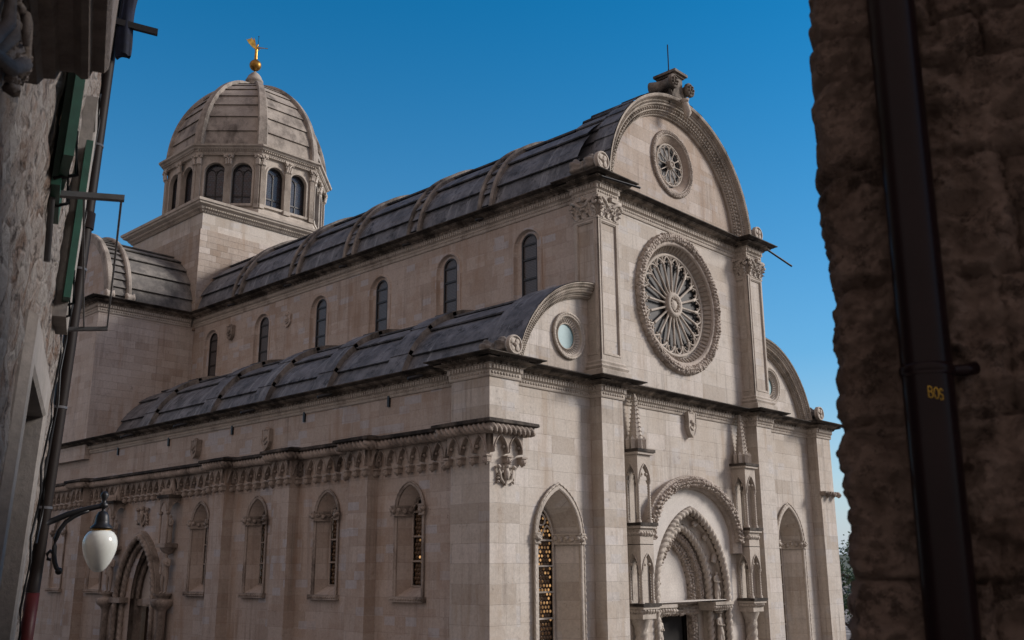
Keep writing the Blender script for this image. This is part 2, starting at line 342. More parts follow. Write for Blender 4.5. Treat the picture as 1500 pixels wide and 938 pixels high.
mb = MB(); mb.box(0, -.4, 0, 1.04, .96, ZL + .05); mb.build('corner_pier', M['wall'], cath)

def bottle_glass(mb, uc, half, v0, v1, c, F, step=.12, glowing=lambda a, b: True):
    k = 0; b = v0 + step / 2
    while b < v1:
        a = uc - half + step / 2 + (step / 2 if k % 2 else 0)
        while a < uc + half - step * .3:
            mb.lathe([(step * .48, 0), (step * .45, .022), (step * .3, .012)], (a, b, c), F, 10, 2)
            mb.lathe([(step * .32, .012), (step * .18, .03), (.0, .036)], (a, b, c), F, 8, 1 if glowing(a, b) else 2)
            a += step
        b += step * .9; k += 1
def lancet(uc, F, v0, vs, va, half, mat_frame, parent, depth, ghalf, gv0, gva, glowing, name='lancet_window', thin=1):
    """frame, bead rope, capital band, tracery and roundel glass of one pointed window"""
    win = MB(); path = [(uc + half, v0)] + arch(uc, half, vs, va, 12) + [(uc - half, v0)]
    win.sweep(path[::-1] if False else path, [(0, 0), (0, .07 * thin), (.03 * thin, .09 * thin), (.1 * thin, .09 * thin), (.12 * thin, .05 * thin), (.12 * thin, -.02)], F=F)
    rp = [(a, b, .075 * thin) for a, b in [(uc + half + .135 * thin, v0)] + arch(uc, half + .135 * thin, vs, va + .16 * thin, 12) + [(uc - half - .135 * thin, v0)]]
    rope(win, rp, .034 * (.4 + .6 * thin), .16, F, 6, 1, .35, ref=(0, 0, 1), step=.05)
    win.box(uc - half - .17, v0 - .14, -.02, uc + half + .17, v0 - .002, .13, F)
    for k in range(int((half * 2 + .3) / .1)): win.ball((uc - half - .12 + k * .1, v0 - .07, .13), .035, F, seg=5, rings=4)
    # carved capital band running round into the splay
    for sgn in (-1, 1):
        zc0, zc1 = vs - .16, vs + .12
        A = Vector((uc + sgn * (half + .17), 0, .095)); B = Vector((uc + sgn * (half - .01), 0, .1)); D = Vector((uc + sgn * (ghalf + .02), 0, -depth + .03))
        for q0, q1 in ((A, B), (B, D)):
            nrm = Vector((0, 1, 0)).cross((q1 - q0).normalized()) * (-sgn * .03) * -1
            nin = Vector((-sgn * .045, 0, .01)) if q0 is B else Vector((0, 0, .03))
            for za, zb, e in ((zc0, zc0 + .04, 1.2), (zc0 + .04, zc1 - .04, .7), (zc1 - .04, zc1, 1.3)):
                pts = [q0, q1, q1 + nin * e, q0 + nin * e]
                win.add([(p.x, za, p.z) for p in pts] + [(p.x, zb, p.z) for p in pts], [(0, 1, 2, 3), (4, 5, 6, 7), (0, 1, 5, 4), (1, 2, 6, 5), (2, 3, 7, 6), (3, 0, 4, 7)], F)
            n = max(2, int((q1 - q0).length / .13))
            for i in range(n):
                q = q0.lerp(q1, (i + .5) / n) + nin * .8
                win.ball((q.x, (zc0 + zc1) / 2 + .02 * (-1) ** i, q.z), .07, F, seg=7, rings=5, nz=.5)
    o = win.build(name, mat_frame, parent)
    tr = MB(); c = -depth + .05; gs = vs - .05
    # stone tracery: arch rim, two small arches, trefoil eye, saddle bars
    pts = [(a, b, c) for a, b in [(uc + ghalf, gv0)] + arch(uc, ghalf, gs, gva, 8) + [(uc - ghalf, gv0)]]
    tr.tube(pts, .035, 6, False, F)
    for s2 in (-1, 1): tr.tube([(a, b, c) for a, b in arch(uc + s2 * ghalf / 2, ghalf / 2, gs, gs + ghalf * .85, 6)], .024, 5, False, F)
    tr.tube([(a, b, c) for a, b in circle(uc, gs + (gva - gs) * .62, ghalf * .33, 12)], .026, 5, True, F)
    for k in range(3):
        th = PI / 2 + k * 2 * PI / 3; tr.ball((uc + ghalf * .3 * math.cos(th + PI), gs + (gva - gs) * .62 + ghalf * .3 * math.sin(th + PI), c), .03, F, seg=6, rings=4)
    nb = max(2, round((gs - gv0) / .62))
    for k in range(nb + 1): z = gv0 + (gs - gv0) * k / nb; tr.box(uc - ghalf, z - .022, c - .02, uc + ghalf, z + .022, c + .03, F)
    tr.build('tracery', mat_frame, o)
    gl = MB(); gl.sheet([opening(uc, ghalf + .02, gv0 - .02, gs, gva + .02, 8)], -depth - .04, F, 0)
    bottle_glass(gl, uc, ghalf, gv0 + .03, gva - .22, -depth - .03, F, glowing=glowing)
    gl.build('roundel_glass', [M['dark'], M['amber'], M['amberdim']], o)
for i, c in enumerate(NWIN):
    glowing = (lambda a, b: noise.noise((a * 5, b * 3, 4)) > .45) if i == 0 else (lambda a, b: False)
    lancet(c, F, 5.3, 7.5, 8.14, .5, M['carved_side'], cath, .37, .26, 5.55, 7.86, glowing, thin=.6)
# sloping sills
for c in NWIN: sl = MB(); sl.add([(c - .5, 5.302, .0), (c + .5, 5.302, 0), (c + .27, 5.56, -.36), (c - .27, 5.56, -.36)], [(0, 1, 2, 3)], F); sl.build('window_sill', M['side'], cath)

# ---- corbel table with pointed arches and carved heads, rope cornice, black slab
def plan_path(off_f, off_p):
    """north side from the back to the corner, round the piers, then across the corner pier of the facade"""
    xf = XN - off_f; xp = -off_p; P = [(xf, 34)]
    for a, b in reversed(PIER[1:]): P += [(xf, b + off_p), (xp, b + off_p), (xp, a - off_p), (xf, a - off_p)]
    P += [(xf, .96 + off_p), (xp, .96 + off_p), (xp, -.4 - off_p), (1.04 + off_p, -.4 - off_p), (1.04 + off_p, 0)]
    return P
mb = MB(); rope(mb, [(x, y, 9.28) for x, y in plan_path(.22, .22)], .12, .165, None, 14, 3, .42)
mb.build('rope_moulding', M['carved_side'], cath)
mb = MB(); base_p = plan_path(0, 0)
mb.sweep(base_p, [(0, 9.15), (.14, 9.15), (.15, 9.19), (.16, 9.3), (.0, 9.3)])
mb.build('corbel_table_band', M['carved_side'], cath)
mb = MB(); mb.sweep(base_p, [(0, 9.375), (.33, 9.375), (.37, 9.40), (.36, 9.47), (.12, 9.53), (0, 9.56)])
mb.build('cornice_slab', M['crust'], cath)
heads = MB(); heads.box(-.075, -.06, 0, .075, .1, .16); heads.ball((0, -.03, .12), .085, None, 0, 10, 8, (1, 1.15, .95), .55)
heads.ball((0, -.04, .2), .025, None, 0, 6, 5); heads.ball((-.035, -.005, .19), .018, None, 0, 5, 4); heads.ball((.035, -.005, .19), .018, None, 0, 5, 4)
heads.box(-.1, .07, 0, .1, .11, .2)
head_me = heads.mesh('corbel_head', M['carved_side'])
def corbel_run(A, B, n, first=True, last=True):
    """n pointed arches between plan points A and B, seen from the right-hand side of A>B"""
    arc = MB(); A, B = Vector(A), Vector(B); d = (B - A).normalized(); out = Vector((d.y, -d.x)); L = (B - A).length; s = L / n
    F2 = frame((A.x, A.y, 0), (d.x, d.y, 0), (0, 0, 1), (out.x, out.y, 0))
    for i in range(n):
        c = (i + .5) * s
        ar = arch(c, s * .42, 8.74, 9.11, 7)
        arc.wall([(i * s, 8.7), (c - s * .42, 8.7)] + ar[::-1] + [(c + s * .42, 8.7), ((i + 1) * s, 8.7), ((i + 1) * s, 9.17), (i * s, 9.17)], [], .13, F2)
        pth = [(c + s * .42, 8.7)] + ar + [(c - s * .42, 8.7)]
        arc.strip([(a, b, .13) for a, b in pth], [(a, b, 0) for a, b in pth], False, F2)
        arc.tube([(a, b, .135) for a, b in arch(c, s * .45, 8.72, 9.15, 7)], .024, 5, False, F2)
        for q in (-1, 1): arc.ball((c + q * s * .30, 8.86, .07), .05, F2, seg=6, rings=4)
    arc.build('corbel_table_arches', M['carved_side'], cath)
    for i in range(0 if first else 1, n + (1 if last else 0)):
        p = F2(i * s, 8.53, 0); mw = Matrix(((d.x, 0, out.x, p.x), (d.y, 0, out.y, p.y), (0, 1, 0, p.z), (0, 0, 0, 1)))
        link('corbel_head', head_me, cath, mw)
corbel_run((XN, 22.2), (XN, 12.42), 22); 
for i in (3, 2, 1):
    a, b = PIER[i]; corbel_run((0, b), (0, a), 2); corbel_run((XN, a - .02), (XN, PIER[i - 1][1] + (.0 if i > 1 else .02)), 6 if i > 1 else 7, True, True)
    corbel_run((0, a), (XN, a), 1, False, False)
corbel_run((0, .96), (0, -.4), 3, True, True); corbel_run((0, -.4), (1.04, -.4), 2, False, True)
corbel_run((0, 23.0), (0, 22.2), 2); corbel_run((XN, 30), (XN, 23.0), 15)

# ---- facade walls
RX, RZ, RR = 9.0, 14.19, 2.33
LW = [2.9, W - 2.9]
PH = 1.98   # portal half width
HA_C, HA_R = (4.42, 10.42), 3.42
def half_arch(r, xs=None, n=16):
    a0 = math.pi - math.asin(min(1, (ZLT - HA_C[1]) / r)); 
    return [(HA_C[0] + r * math.cos(a0 + (PI / 2 - a0) * i / n), HA_C[1] + r * math.sin(a0 + (PI / 2 - a0) * i / n)) for i in range(n + 1)]
mb = MB()
pa = arch(9, PH, 5.25, 7.75, 14)
outer = [(.5, 0), (9 - PH, 0)] + pa[::-1] + [(9 + PH, 0), (W - .5, 0), (W - .5, ZL + .2), (NX1, ZL + .2), (NX1, 17.0), (NX0, 17.0), (NX0, ZL + .2), (.5, ZL + .2)]
lh = [opening(c, .83, 3.2, 6.75, 7.98, 12) for c in LW]; li = [opening(c, .52, 3.35, 6.75, 7.65, 12) for c in LW]
mb.wall(outer, lh + [circle(RX, RZ, 1.97, 64)], 0, FF, depth=[.62, .62, .34], inner=li + [circle(RX, RZ, 1.68, 64)])
mb.build('facade_wall', M['wall'], cath)
# aisle end walls under the half arches
for k, side in enumerate((0, 1)):
    mb = MB(); mir = (lambda a: a) if side == 0 else (lambda a: W - a)
    poly = [(mir(a), b) for a, b in half_arch(3.15)] + [(mir(4.5), ZLT - .1), (mir(1.2), ZLT - .1)]
    mb.wall(poly, [circle(mir(3.49), 12.22, .52, 40)], -.02, FF, depth=.13, inner=[circle(mir(3.49), 12.22, .36, 40)])
    mb.build('aisle_gable_wall', M['wall'], cath)
    ar = MB(); pth = [(mir(a), b) for a, b in half_arch(3.0, n=24)]
    if side == 0: pth = pth
    prof = [(0, -.05), (0, .06), (.05, .09), (.09, .09), (.1, .14), (.2, .16), (.22, .22), (.34, .28), (.38, .34), (.405, .34)]
    sg = -1 if side == 0 else 1
    ar.sweep(pth, [(o * sg, c) for o, c in prof], F=FF)
    for rad, hh, ww in ((3.05, .035, .05), (3.17, .05, .06), (3.3, .03, .28)):
        hp = [(mir(a), b) for a, b in half_arch(rad, n=60)]
        for i in range(len(hp) - 1):
            a, b = Vector(hp[i]), Vector(hp[i + 1]); m_ = a.lerp(b, .5); 
            ar.ball((m_.x, m_.y, .1 if rad < 3.1 else (.17 if rad < 3.2 else .27)), hh, FF, seg=5, rings=4)
    ar.build('half_arch_moulding', M['archstone'], cath)
    # oculus
    oc = MB(); cx = mir(3.49)
    oc.lathe([(.53, -.02), (.54, .03), (.58, .06), (.6, .03)], (cx, 12.22, 0), FF, 48)
    leafy(oc, [(a, b, .03) for a, b in circle(cx, 12.22, .63, 64)] + [(cx + .63, 12.22, .03)], .045, .11, FF, 8, ref=(0, 0, 1))
    for i in range(36):
        th = 2 * PI * i / 36; oc.tube([(cx +   .37 * math.cos(th), 12.22 + .37 * math.sin(th), -.12), (cx + .51 * math.cos(th), 12.22 + .51 * math.sin(th), -.03)], .016, 5, False, FF)
    oc.lathe([(.36, -.13), (.385, -.08), (.36, -.06), (.34, -.1)], (cx, 12.22, 0), FF, 40)
    oo = oc.build('oculus', M['carved'], cath)
    gp = MB(); gp.sheet([circle(cx, 12.22, .37, 32)], -.115, FF); gp.build('pane', M['oculus'], oo)
# lancets of the facade
for i, c in enumerate(LW):
    glowing = (lambda a, b: b > 4.3 and noise.noise((a * 4.3, b * 3.7, 1)) > -.12) if i == 0 else (lambda a, b: False)
    lancet(c, FF, 3.2, 6.75, 7.98, .83, M['carved'], cath, .62, .45, 3.4, 7.55, glowing)
# corner pier at the far end and the lower nave pilasters
mb = MB(); mb.box(W - 1.04, -.4, 0, W, .96, ZL + .05); mb.build('corner_pier', M['wall'], cath)
for x in (4.36, W - 5.32):
    mb = MB(); mb.box(x, -.41, 0, x + .96, .1, ZL + .05); mb.build('nave_pilaster', M['wall'], cath)

# ---- entablatures
def entab(path, z0, z1, out, parent, mat, dark, zig=True, name='entablature'):
    h = z1 - z0; mb = MB()
    mb.sweep(path, [(0, z0), (.035, z0), (.05, z0 + h * .07), (.05, z0 + h * .3), (.085, z0 + h * .34), (.085, z0 + h * .55), (.14, z0 + h * .6)])
    cr_ = MB(); cr_.sweep(path, [(.138, z0 + h * .602), (.17, z0 + h * .7), (out * .62, z0 + h * .76), (out * .66, z0 + h * .8), (0, z0 + h * .8)])
    d = mb; s1 = .1
    for A, B in zip(path, path[1:]):
        A, B = Vector(A), Vector(B); L = (B - A).length
        if L < .05: continue
        dd = (B - A).normalized(); o = Vector((dd.y, -dd.x)); F2 = frame((A.x, A.y, 0), (dd.x, dd.y, 0), (0, 0, 1), (o.x, o.y, 0))
        n = max(1, int(L / s1)); st = L / n
        for i in range(n):
            c = (i + .5) * st
            d.box(c - st * .3, z0 + h * .36, .05, c + st * .3, z0 + h * .54, .125, F2)
            if i % 2 == 0: cr_.ball((c, z0 + h * .655, .155), .045, F2, seg=6, rings=4, sc=(1, 1.2, .8))
            d.ball((c, z0 + h * .19, .05), .05, F2, seg=5, rings=4, sc=(1.0, .9, .6))
        n = max(1, int(L / .07)); st = L / n
        for i in range(n):
            c = (i + .5) * st; cr_.box(c - st * .28, z0 + h * .80, .15, c + st * .28, z0 + h * .86, out * .72, F2)
    e = mb.build(name, mat, parent); cr_.build('corona', M['entab'], e)
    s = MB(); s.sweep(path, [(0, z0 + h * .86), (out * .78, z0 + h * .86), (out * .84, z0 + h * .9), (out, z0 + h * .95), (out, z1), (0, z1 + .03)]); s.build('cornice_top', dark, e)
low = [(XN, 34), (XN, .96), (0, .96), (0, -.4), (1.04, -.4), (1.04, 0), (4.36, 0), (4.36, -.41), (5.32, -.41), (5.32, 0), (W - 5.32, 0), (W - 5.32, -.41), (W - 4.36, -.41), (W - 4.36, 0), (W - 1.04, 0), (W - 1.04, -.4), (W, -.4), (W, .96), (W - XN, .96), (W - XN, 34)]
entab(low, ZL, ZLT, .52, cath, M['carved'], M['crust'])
PU = (4.38, 5.31)
up = [(NX0, L1), (NX0, .42), (PU[0], .42), (PU[0], -.43), (PU[1], -.43), (PU[1], 0), (W - PU[1], 0), (W - PU[1], -.43), (W - PU[0], -.43), (W - PU[0], .42), (NX1, .42), (NX1, L1)]
Z3, ZU, ZUT = 15.87, 16.52, 17.13
entab(up, ZU, ZUT, .5, cath, M['carved'], M['crust'])

# ---- upper pilasters with bases and corinthian capitals
def capital(mb, F2, w_, v0, v1):
    """one face of a corinthian capital: a 0..w_, leaves, volutes, garland stems, abacus"""
    h = v1 - v0
    mb.add([(0, v0, 0), (w_, v0, 0), (w_ + .07, v1 - .1, .09), (-.07, v1 - .1, .09)], [(0, 1, 2, 3)], F2)
    mb.box(-.1, v1 - .11, 0, w_ + .1, v1 - .03, .13, F2); mb.box(-.03, v0 - .05, 0, w_ + .03, v0 + .01, .05, F2)
    for row, (n, z0, z1, out) in enumerate(((3, v0, v0 + h * .48, .12), (2, v0 + h * .2, v0 + h * .66, .15))):
        for i in range(n):
            c = w_ * (i + .5) / n; q = w_ / n * .46
            for k, (sx, zz) in enumerate(((0, 1), (-.6, .8), (.6, .8), (-.85, .45), (.85, .45))):
                top = z0 + (z1 - z0) * zz
                mb.tube([(c + sx * q * .3, z0, .03), (c + sx * q * .8, z0 + (top - z0) * .6, .05), (c + sx * q, top, out), (c + sx * q * 1.05, top - .05, out + .05)], [q * .34, q * .4, q * .26, q * .1], 6, False, F2)
    for sg in (0, 1):
        x = lambda a: a if sg == 0 else w_ - a
        vx, vz = x(-.05), v1 - .24
        mb.tube([(x(w_ * .5), v0 + h * .55, .1), (x(w_ * .38), v0 + h * .5, .13), (x(w_ * .22), v0 + h * .72, .16), (x(.02), v1 - .13, .17)], [.03, .05, .055, .05], 7, False, F2)
        sp = [(vx + (x(1) - x(0)) * (.115 - .018 * k) * math.cos(PI / 2 + k * .8) * -1, vz + (.115 - .018 * k) * math.sin(PI / 2 + k * .8), .15) for k in range(7)]
        mb.tube(sp, .045, 7, False, F2)
    mb.ball((w_ / 2, v1 - .07, .14), .085, F2, nz=.6)
for side in (0, 1):
    x0, x1 = PU if side == 0 else (W - PU[1], W - PU[0])
    mb = MB(); mb.box(x0, -.43, ZLT, x1, .42, ZU + .03)
    o = mb.build('upper_pilaster', M['wall'], cath)
    tr = MB()
    for F2, w_ in ((frame((x0, -.43, 0), (1, 0, 0), (0, 0, 1), (0, -1, 0)), x1 - x0), (frame((x0, .42, 0), (0, -1, 0), (0, 0, 1), (-1, 0, 0)), .85), (frame((x1, -.43, 0), (0, 1, 0), (0, 0, 1), (1, 0, 0)), .85)):
        tr.wall([(0, ZLT + .5), (w_, ZLT + .5), (w_, Z3), (0, Z3)], [[(.14, ZLT + .75), (w_ - .14, ZLT + .75), (w_ - .14, Z3 - .16), (.14, Z3 - .16)]], .035, F2, depth=.033)
        tr.sweep([(.1, ZLT + .7), (w_ - .1, ZLT + .7), (w_ - .1, Z3 - .11), (.1, Z3 - .11)], [(-.03, .03), (-.02, .055), (.02, .055), (.03, .03)], True, F2)
    base = [(x0, .42), (x0, -.43), (x1, -.43), (x1, .42)]
    tr.sweep(base, [(0, ZLT), (.2, ZLT), (.2, ZLT + .22), (.12, ZLT + .26), (.16, ZLT + .33), (.08, ZLT + .4), (.1, ZLT + .46), (.04, ZLT + .52), (0, ZLT + .53)])
    tr.build('panel_frame', M['carved'], o)
    cp = MB()
    capital(cp, frame((x0, -.43, 0), (1, 0, 0), (0, 0, 1), (0, -1, 0)), x1 - x0, Z3, ZU)
    capital(cp, frame((x0, .42, 0), (0, -1, 0), (0, 0, 1), (-1, 0, 0)), .85, Z3, ZU)
    if side: capital(cp, frame((x1, -.43, 0), (0, 1, 0), (0, 0, 1), (1, 0, 0)), .85, Z3, ZU)
    cp.build('capital', M['carved'], o)

# ---- rose windows
def rose(cx, cz, R, rt, depth, spokes, hub, name):
    o_ = MB(); k = R / 2.33
    leafy(o_, [(a, b, .02) for a, b in circle(cx, cz, R - .16 * k, 120)] + [(cx + R - .16 * k, cz, .02)], .15 * k, .2 * k, FF, 14, ref=(0, 0, 1), amp=.32)
    ri = R - .36 * k
    o_.lathe([(R - .05 * k, -.01), (R - .1 * k, .05 * k), (R - .26 * k, .06 * k), (ri, .08), (ri - .03 * k, .06), (ri - .06 * k, .0)], (cx, cz, 0), FF, 72)
    nb = 72 if R > 2 else 40
    for rad, c in ((ri - .08 * k, -.03), (ri - .17 * k, -.11)):
        for i in range(nb):
            th = 2 * PI * i / nb; ct, s_ = math.cos(th), math.sin(th)
            o_.tube([(cx + (rad + .05 * k) * ct, cz + (rad + .05 * k) * s_, c + .02), (cx + (rad - .05 * k) * ct, cz + (rad - .05 * k) * s_, c - .06)], .028 * k, 5, False, FF)
    leaf_balls(o_, [(a, b, .07 * k) for a, b in circle(cx, cz, R - .16 * k, 120)] + [(cx + R - .16 * k, cz, .07 * k)], .055 * k, .125 * k, .09 * k, FF, 7)
    rose_o = o_.build(name, M['foliage'], cath)
    t = MB(); c = -depth + .1
    t.tube([(a, b, c) for a, b in circle(cx, cz, rt, 72)], .055 * k, 8, True, FF)
    hr = hub; ra = rt * .80
    for i in range(spokes):
        th = 2 * PI * i / spokes; ct, s_ = math.cos(th), math.sin(th)
        t.tube([(cx + hr * ct, cz + hr * s_, c), (cx + (hr + .1 * k) * ct, cz + (hr + .1 * k) * s_, c), (cx + (ra - .08 * k) * ct, cz + (ra - .08 * k) * s_, c), (cx + ra * ct, cz + ra * s_, c)], [.05 * k, .038 * k, .042 * k, .06 * k], 7, False, FF)
        t1 = 2 * PI * (i + 1) / spokes; tm = (th + t1) / 2
        pol = lambda r_, a_: (cx + r_ * math.cos(a_), cz + r_ * math.sin(a_), c)
        t.tube([pol(ra, th), pol(rt * .87, th + (tm - th) * .22), pol(rt * .935, th + (tm - th) * .62), pol(rt * .975, tm), pol(rt * .935, t1 - (t1 - tm) * .62), pol(rt * .87, t1 - (t1 - tm) * .22), pol(ra, t1)], .034 * k, 6, False, FF)
        t.tube([pol(rt * .8, th), pol(rt * .9, th), pol(rt, th)], .03 * k, 5, False, FF)
        for q, rq in ((.3, .86), (.7, .86)): t.ball(pol(rt * rq, th + (t1 - th) * q), .036 * k, FF, seg=6, rings=4)
        for q in (-.5, .5): t.ball(pol(rt * .965, th + q * (tm - th) * .5), .032 * k, FF, seg=6, rings=4)
    t.lathe([(0, .1), (hr * .3, .1), (hr * .4, .06), (hr * .62, .08), (hr * .7, .12), (hr * .95, .12), (hr * 1.05, .05), (hr * 1.05, -.06)], (cx, cz, c), FF, 36)
    for i in range(12): t.ball((cx + hr * .55 * math.cos(i * PI / 6), cz + hr * .55 * math.sin(i * PI / 6), c + .09), hr * .13, FF, seg=6, rings=5)
    t.build('tracery', M['carved'], rose_o)
    g_ = MB(); g_.sheet([circle(cx, cz, rt + .1, 48)], -depth, FF); g_.build('rose_glass', M['roseglass'], rose_o)
rose(RX, RZ, RR, 1.66, .33, 20, .4, 'rose_window')

# ---- gable: tympanum, arch, small rose, finial
GX, GZ = 9.05, 17.13
mb = MB(); tl = [(GX + 3.55 * math.cos(PI * i / 32), GZ + 3.55 * math.sin(PI * i / 32)) for i in range(33)]
mb.wall(tl, [circle(9, 19.0, .95, 40)], 0, FF, depth=.2, inner=[circle(9, 19.0, .74, 40)]); mb.build('gable_wall', M['wall_up'], cath)
rose(9, 19.0, 1.18, .72, .19, 12, .14, 'small_rose_window')
mb = MB(); pth = [(GX + 3.45 * math.cos(PI * i / 48), GZ + 3.45 * math.sin(PI * i / 48)) for i in range(49)]
mb.sweep(pth, [(0, -.1), (0, .08), (.06, .12), (.12, .12), (.14, .2), (.3, .22), (.32, .3), (.46, .34), (.5, .44), (.60, .48), (.625, .48)], F=FF)
for rad, c, n, r_ in ((3.53, .13, 110, .045), (3.68, .22, 80, .06), (3.85, .33, 150, .035), (3.97, .455, 190, .032)):
    for i in range(n):
        th = PI * (i + .5) / n; mb.ball((GX + rad * math.cos(th), GZ + rad * math.sin(th), c), r_, FF, seg=5, rings=4)
mb.build('gable_arch', M['archstone'], cath)
def barrel_poly(a, b, n, step, t0=0, t1=PI, ov=.028):
    """stepped cross-section: n slabs, each lapping over the one below with an undercut edge"""
    pts = []; m_ = (t0 + t1) / 2; ov = ov if step > 0 else 0
    for i in range(n):
        p, q = t0 + (t1 - t0) * i / n, t0 + (t1 - t0) * (i + 1) / n; up = (p + q) / 2 < m_
        e0, e1 = (step, 0) if up else (0, step)
        p2, q2 = (p - ov, q) if up else (p, q + ov)
        for k in range(4):
            th = p2 + (q2 - p2) * k / 3; e = e0 + (e1 - e0) * k / 3
            pts.append(((a + e) * math.cos(th), (b + e) * math.sin(th)))
            if ov and ((up and k == 0) or (not up and k == 3)):
                lip = ((a + e - .05) * math.cos(th), (b + e - .05) * math.sin(th)); pts.insert(len(pts) - 1 if up else len(pts), lip)
    return pts
FY = lambda x, z: frame((x, 0, z), (1, 0, 0), (0, 0, 1), (0, 1, 0))     # a along X, b up, c along +Y
FXX = lambda y, z: frame((0, y, z), (0, 1, 0), (0, 0, 1), (1, 0, 0))    # a along Y, b up, c along +X
mb = MB(); mb.strip([(*q, -.47) for q in barrel_poly(4.07, 4.07, 22, .05)], [(*q, .3) for q in barrel_poly(4.07, 4.07, 22, .05)], False, FY(GX, GZ)); mb.strip([(*q, .3) for q in barrel_poly(4.0, 4.0, 22, .09)], [(*q, 1.55) for q in barrel_poly(4.0, 4.0, 22, .09)], False, FY(GX, GZ))
mb.strip([(*q, 1.55) for q in barrel_poly(4.0, 4.0, 22, .09)], [(*q, 1.55) for q in barrel_poly(3.6, 3.4, 22, .0)], False, FY(GX, GZ))
mb.build('gable_coping', M['roof'], cath)
mb = MB(); A = barrel_poly(4.42, 3.5, 12, .09)
# each bay of slabs separately so the lap lines shift a little
RIBS = [4.2, 7.75, 11.45, 15.05, 19.3]
for y0, y1 in zip([.45] + RIBS, RIBS + [L1 + .2]):
    ph = random.uniform(-.03, .03); A = barrel_poly(4.42, 3.5, 11, .12, ph, PI + ph)
    mb.strip([(*q, y0) for q in A], [(*q, y1) for q in A], False, FY(9, 17.1))
mb.build('nave_roof', M['roof'], cath)
for y in RIBS:
    mb = MB()
    for dy in (-.32, .22):
        p0 = [(4.36 * math.cos(PI * i / 40), 3.44 * math.sin(PI * i / 40)) for i in range(41)]
        mb.sweep(p0, [(0, y + dy), (.24, y + dy), (.27, y + dy + .04), (.27, y + dy + .12), (.24, y + dy + .16), (0, y + dy + .16)], F=FY(9, 17.1))
    o = mb.build('roof_rib', M['ribstone'], cath)
    st = MB(); A = barrel_poly(4.44, 3.54, 26, .13); st.strip([(*q, y - .15) for q in A], [(*q, y + .21) for q in A], False, FY(9, 17.1)); st.build('rib_steps', M['roof'], o)
# aisle roofs
RA = 3.24
def aisle_poly(side, n=5, step=.10, r=RA):
    a0 = PI - math.asin((ZLT - .02 - HA_C[1]) / r); pts = []
    for i in range(n):
        p, q = a0 + (PI / 2 - a0) * i / n, a0 + (PI / 2 - a0) * (i + 1) / n
        if i: p += .045
        for k in (-1, 0, 1, 2, 3):
            th = p + (q - p) * max(k, 0) / 3; e = step * (1 - k / 3) if k >= 0 else step - .05
            x = HA_C[0] + (r + e) * math.cos(th); pts.append((x if side == 0 else W - x, HA_C[1] + (r + e) * math.sin(th)))
    return pts
ARIB = [4.3, 7.9, 11.4, 14.9, 19.6]
for side in (0, 1):
    mb = MB()
    for y0, y1 in zip([.2] + ARIB, ARIB + [L1]):
        A = aisle_poly(side, 4 if random.random() < .6 else 5); mb.strip([(*q, y0) for q in A], [(*q, y1) for q in A], False, FY(0, 0))
    mb.build('aisle_roof', M['roof'], cath)
    mb = MB(); cop = [(a if side == 0 else W - a, b) for a, b in half_arch(3.425, n=14)]; low_ = [(a if side == 0 else W - a, b) for a, b in half_arch(3.2, n=14)]
    mb.strip([(*q, -.335) for q in cop], [(*q, 1.0) for q in cop], False, FY(0, 0)); mb.strip([(*q, 1.0) for q in cop], [(*q, 1.0) for q in low_], False, FY(0, 0)); mb.build('aisle_gable_coping', M['roof'], cath)
    for y in ARIB:
        wd = .8
        mb = MB(); A = aisle_poly(side, 4, .03, RA + .21); B = aisle_poly(side, 4, .03, RA - .05)
        mb.strip([(*q, y) for q in A], [(*q, y + wd) for q in A], False, FY(0, 0)); mb.strip([(*q, y) for q in A], [(*q, y) for q in B], False, FY(0, 0), 1); mb.strip([(*q, y + wd) for q in A], [(*q, y + wd) for q in B], False, FY(0, 0), 1)
        mb.build('aisle_roof_rib', [M['roof'], M['ribstone']], cath)
# scrolled cylinders at the feet of the arches (front disc carries a flower)
def scroll(x, z, r, y0, name='scroll_finial'):
    mb = MB(); F2 = frame((x, y0, z), (1, 0, 0), (0, 0, 1), (0, 1, 0))
    mb.lathe([(0, 0), (r * .86, 0), (r, .03), (r, .09), (r * .9, .12)], (0, 0, 0), F2, 24)
    mb.lathe([(r * .9, .12), (r * .62, .16), (r * .58, .22), (r * .9, .30), (r * 1.0, .42), (r * .92, .5), (r * .6, .56), (r * .72, .60), (r * .72, .66), (r * .5, .72), (r * .62, .82), (r * .95, .92), (r * 1.0, 1.02), (r * .7, 1.12), (0, 1.15)], (0, 0, 0), F2, 28, 1, mod=lambda th, h: 1 + .12 * math.cos(7 * th))
    mb.ball((0, 0, -.02), r * .22, F2)
    for k in range(4):
        th = PI / 4 + k * PI / 2; mb.ball((r * .5 * math.cos(th), r * .5 * math.sin(th), -.01), r * .3, F2, sc=(1, 1, .3))
    mb.lathe([(r * .78, -.002), (r * .82, -.04), (r * .95, -.04), (r, .0)], (0, 0, 0), F2, 24)
    mb.box(-r * .32, -r * 1.6, .15, r * .32, -r * .7, .75, F2, 1)
    mb.build(name, [M['carved'], M['ribstone']], cath)
scroll(.80, ZLT + .36, .26, -.5); scroll(W - .80, ZLT + .36, .26, -.5)
scroll(4.62, ZUT + .5, .30, -.5); scroll(W - 4.46, ZUT + .42, .28, -.5)
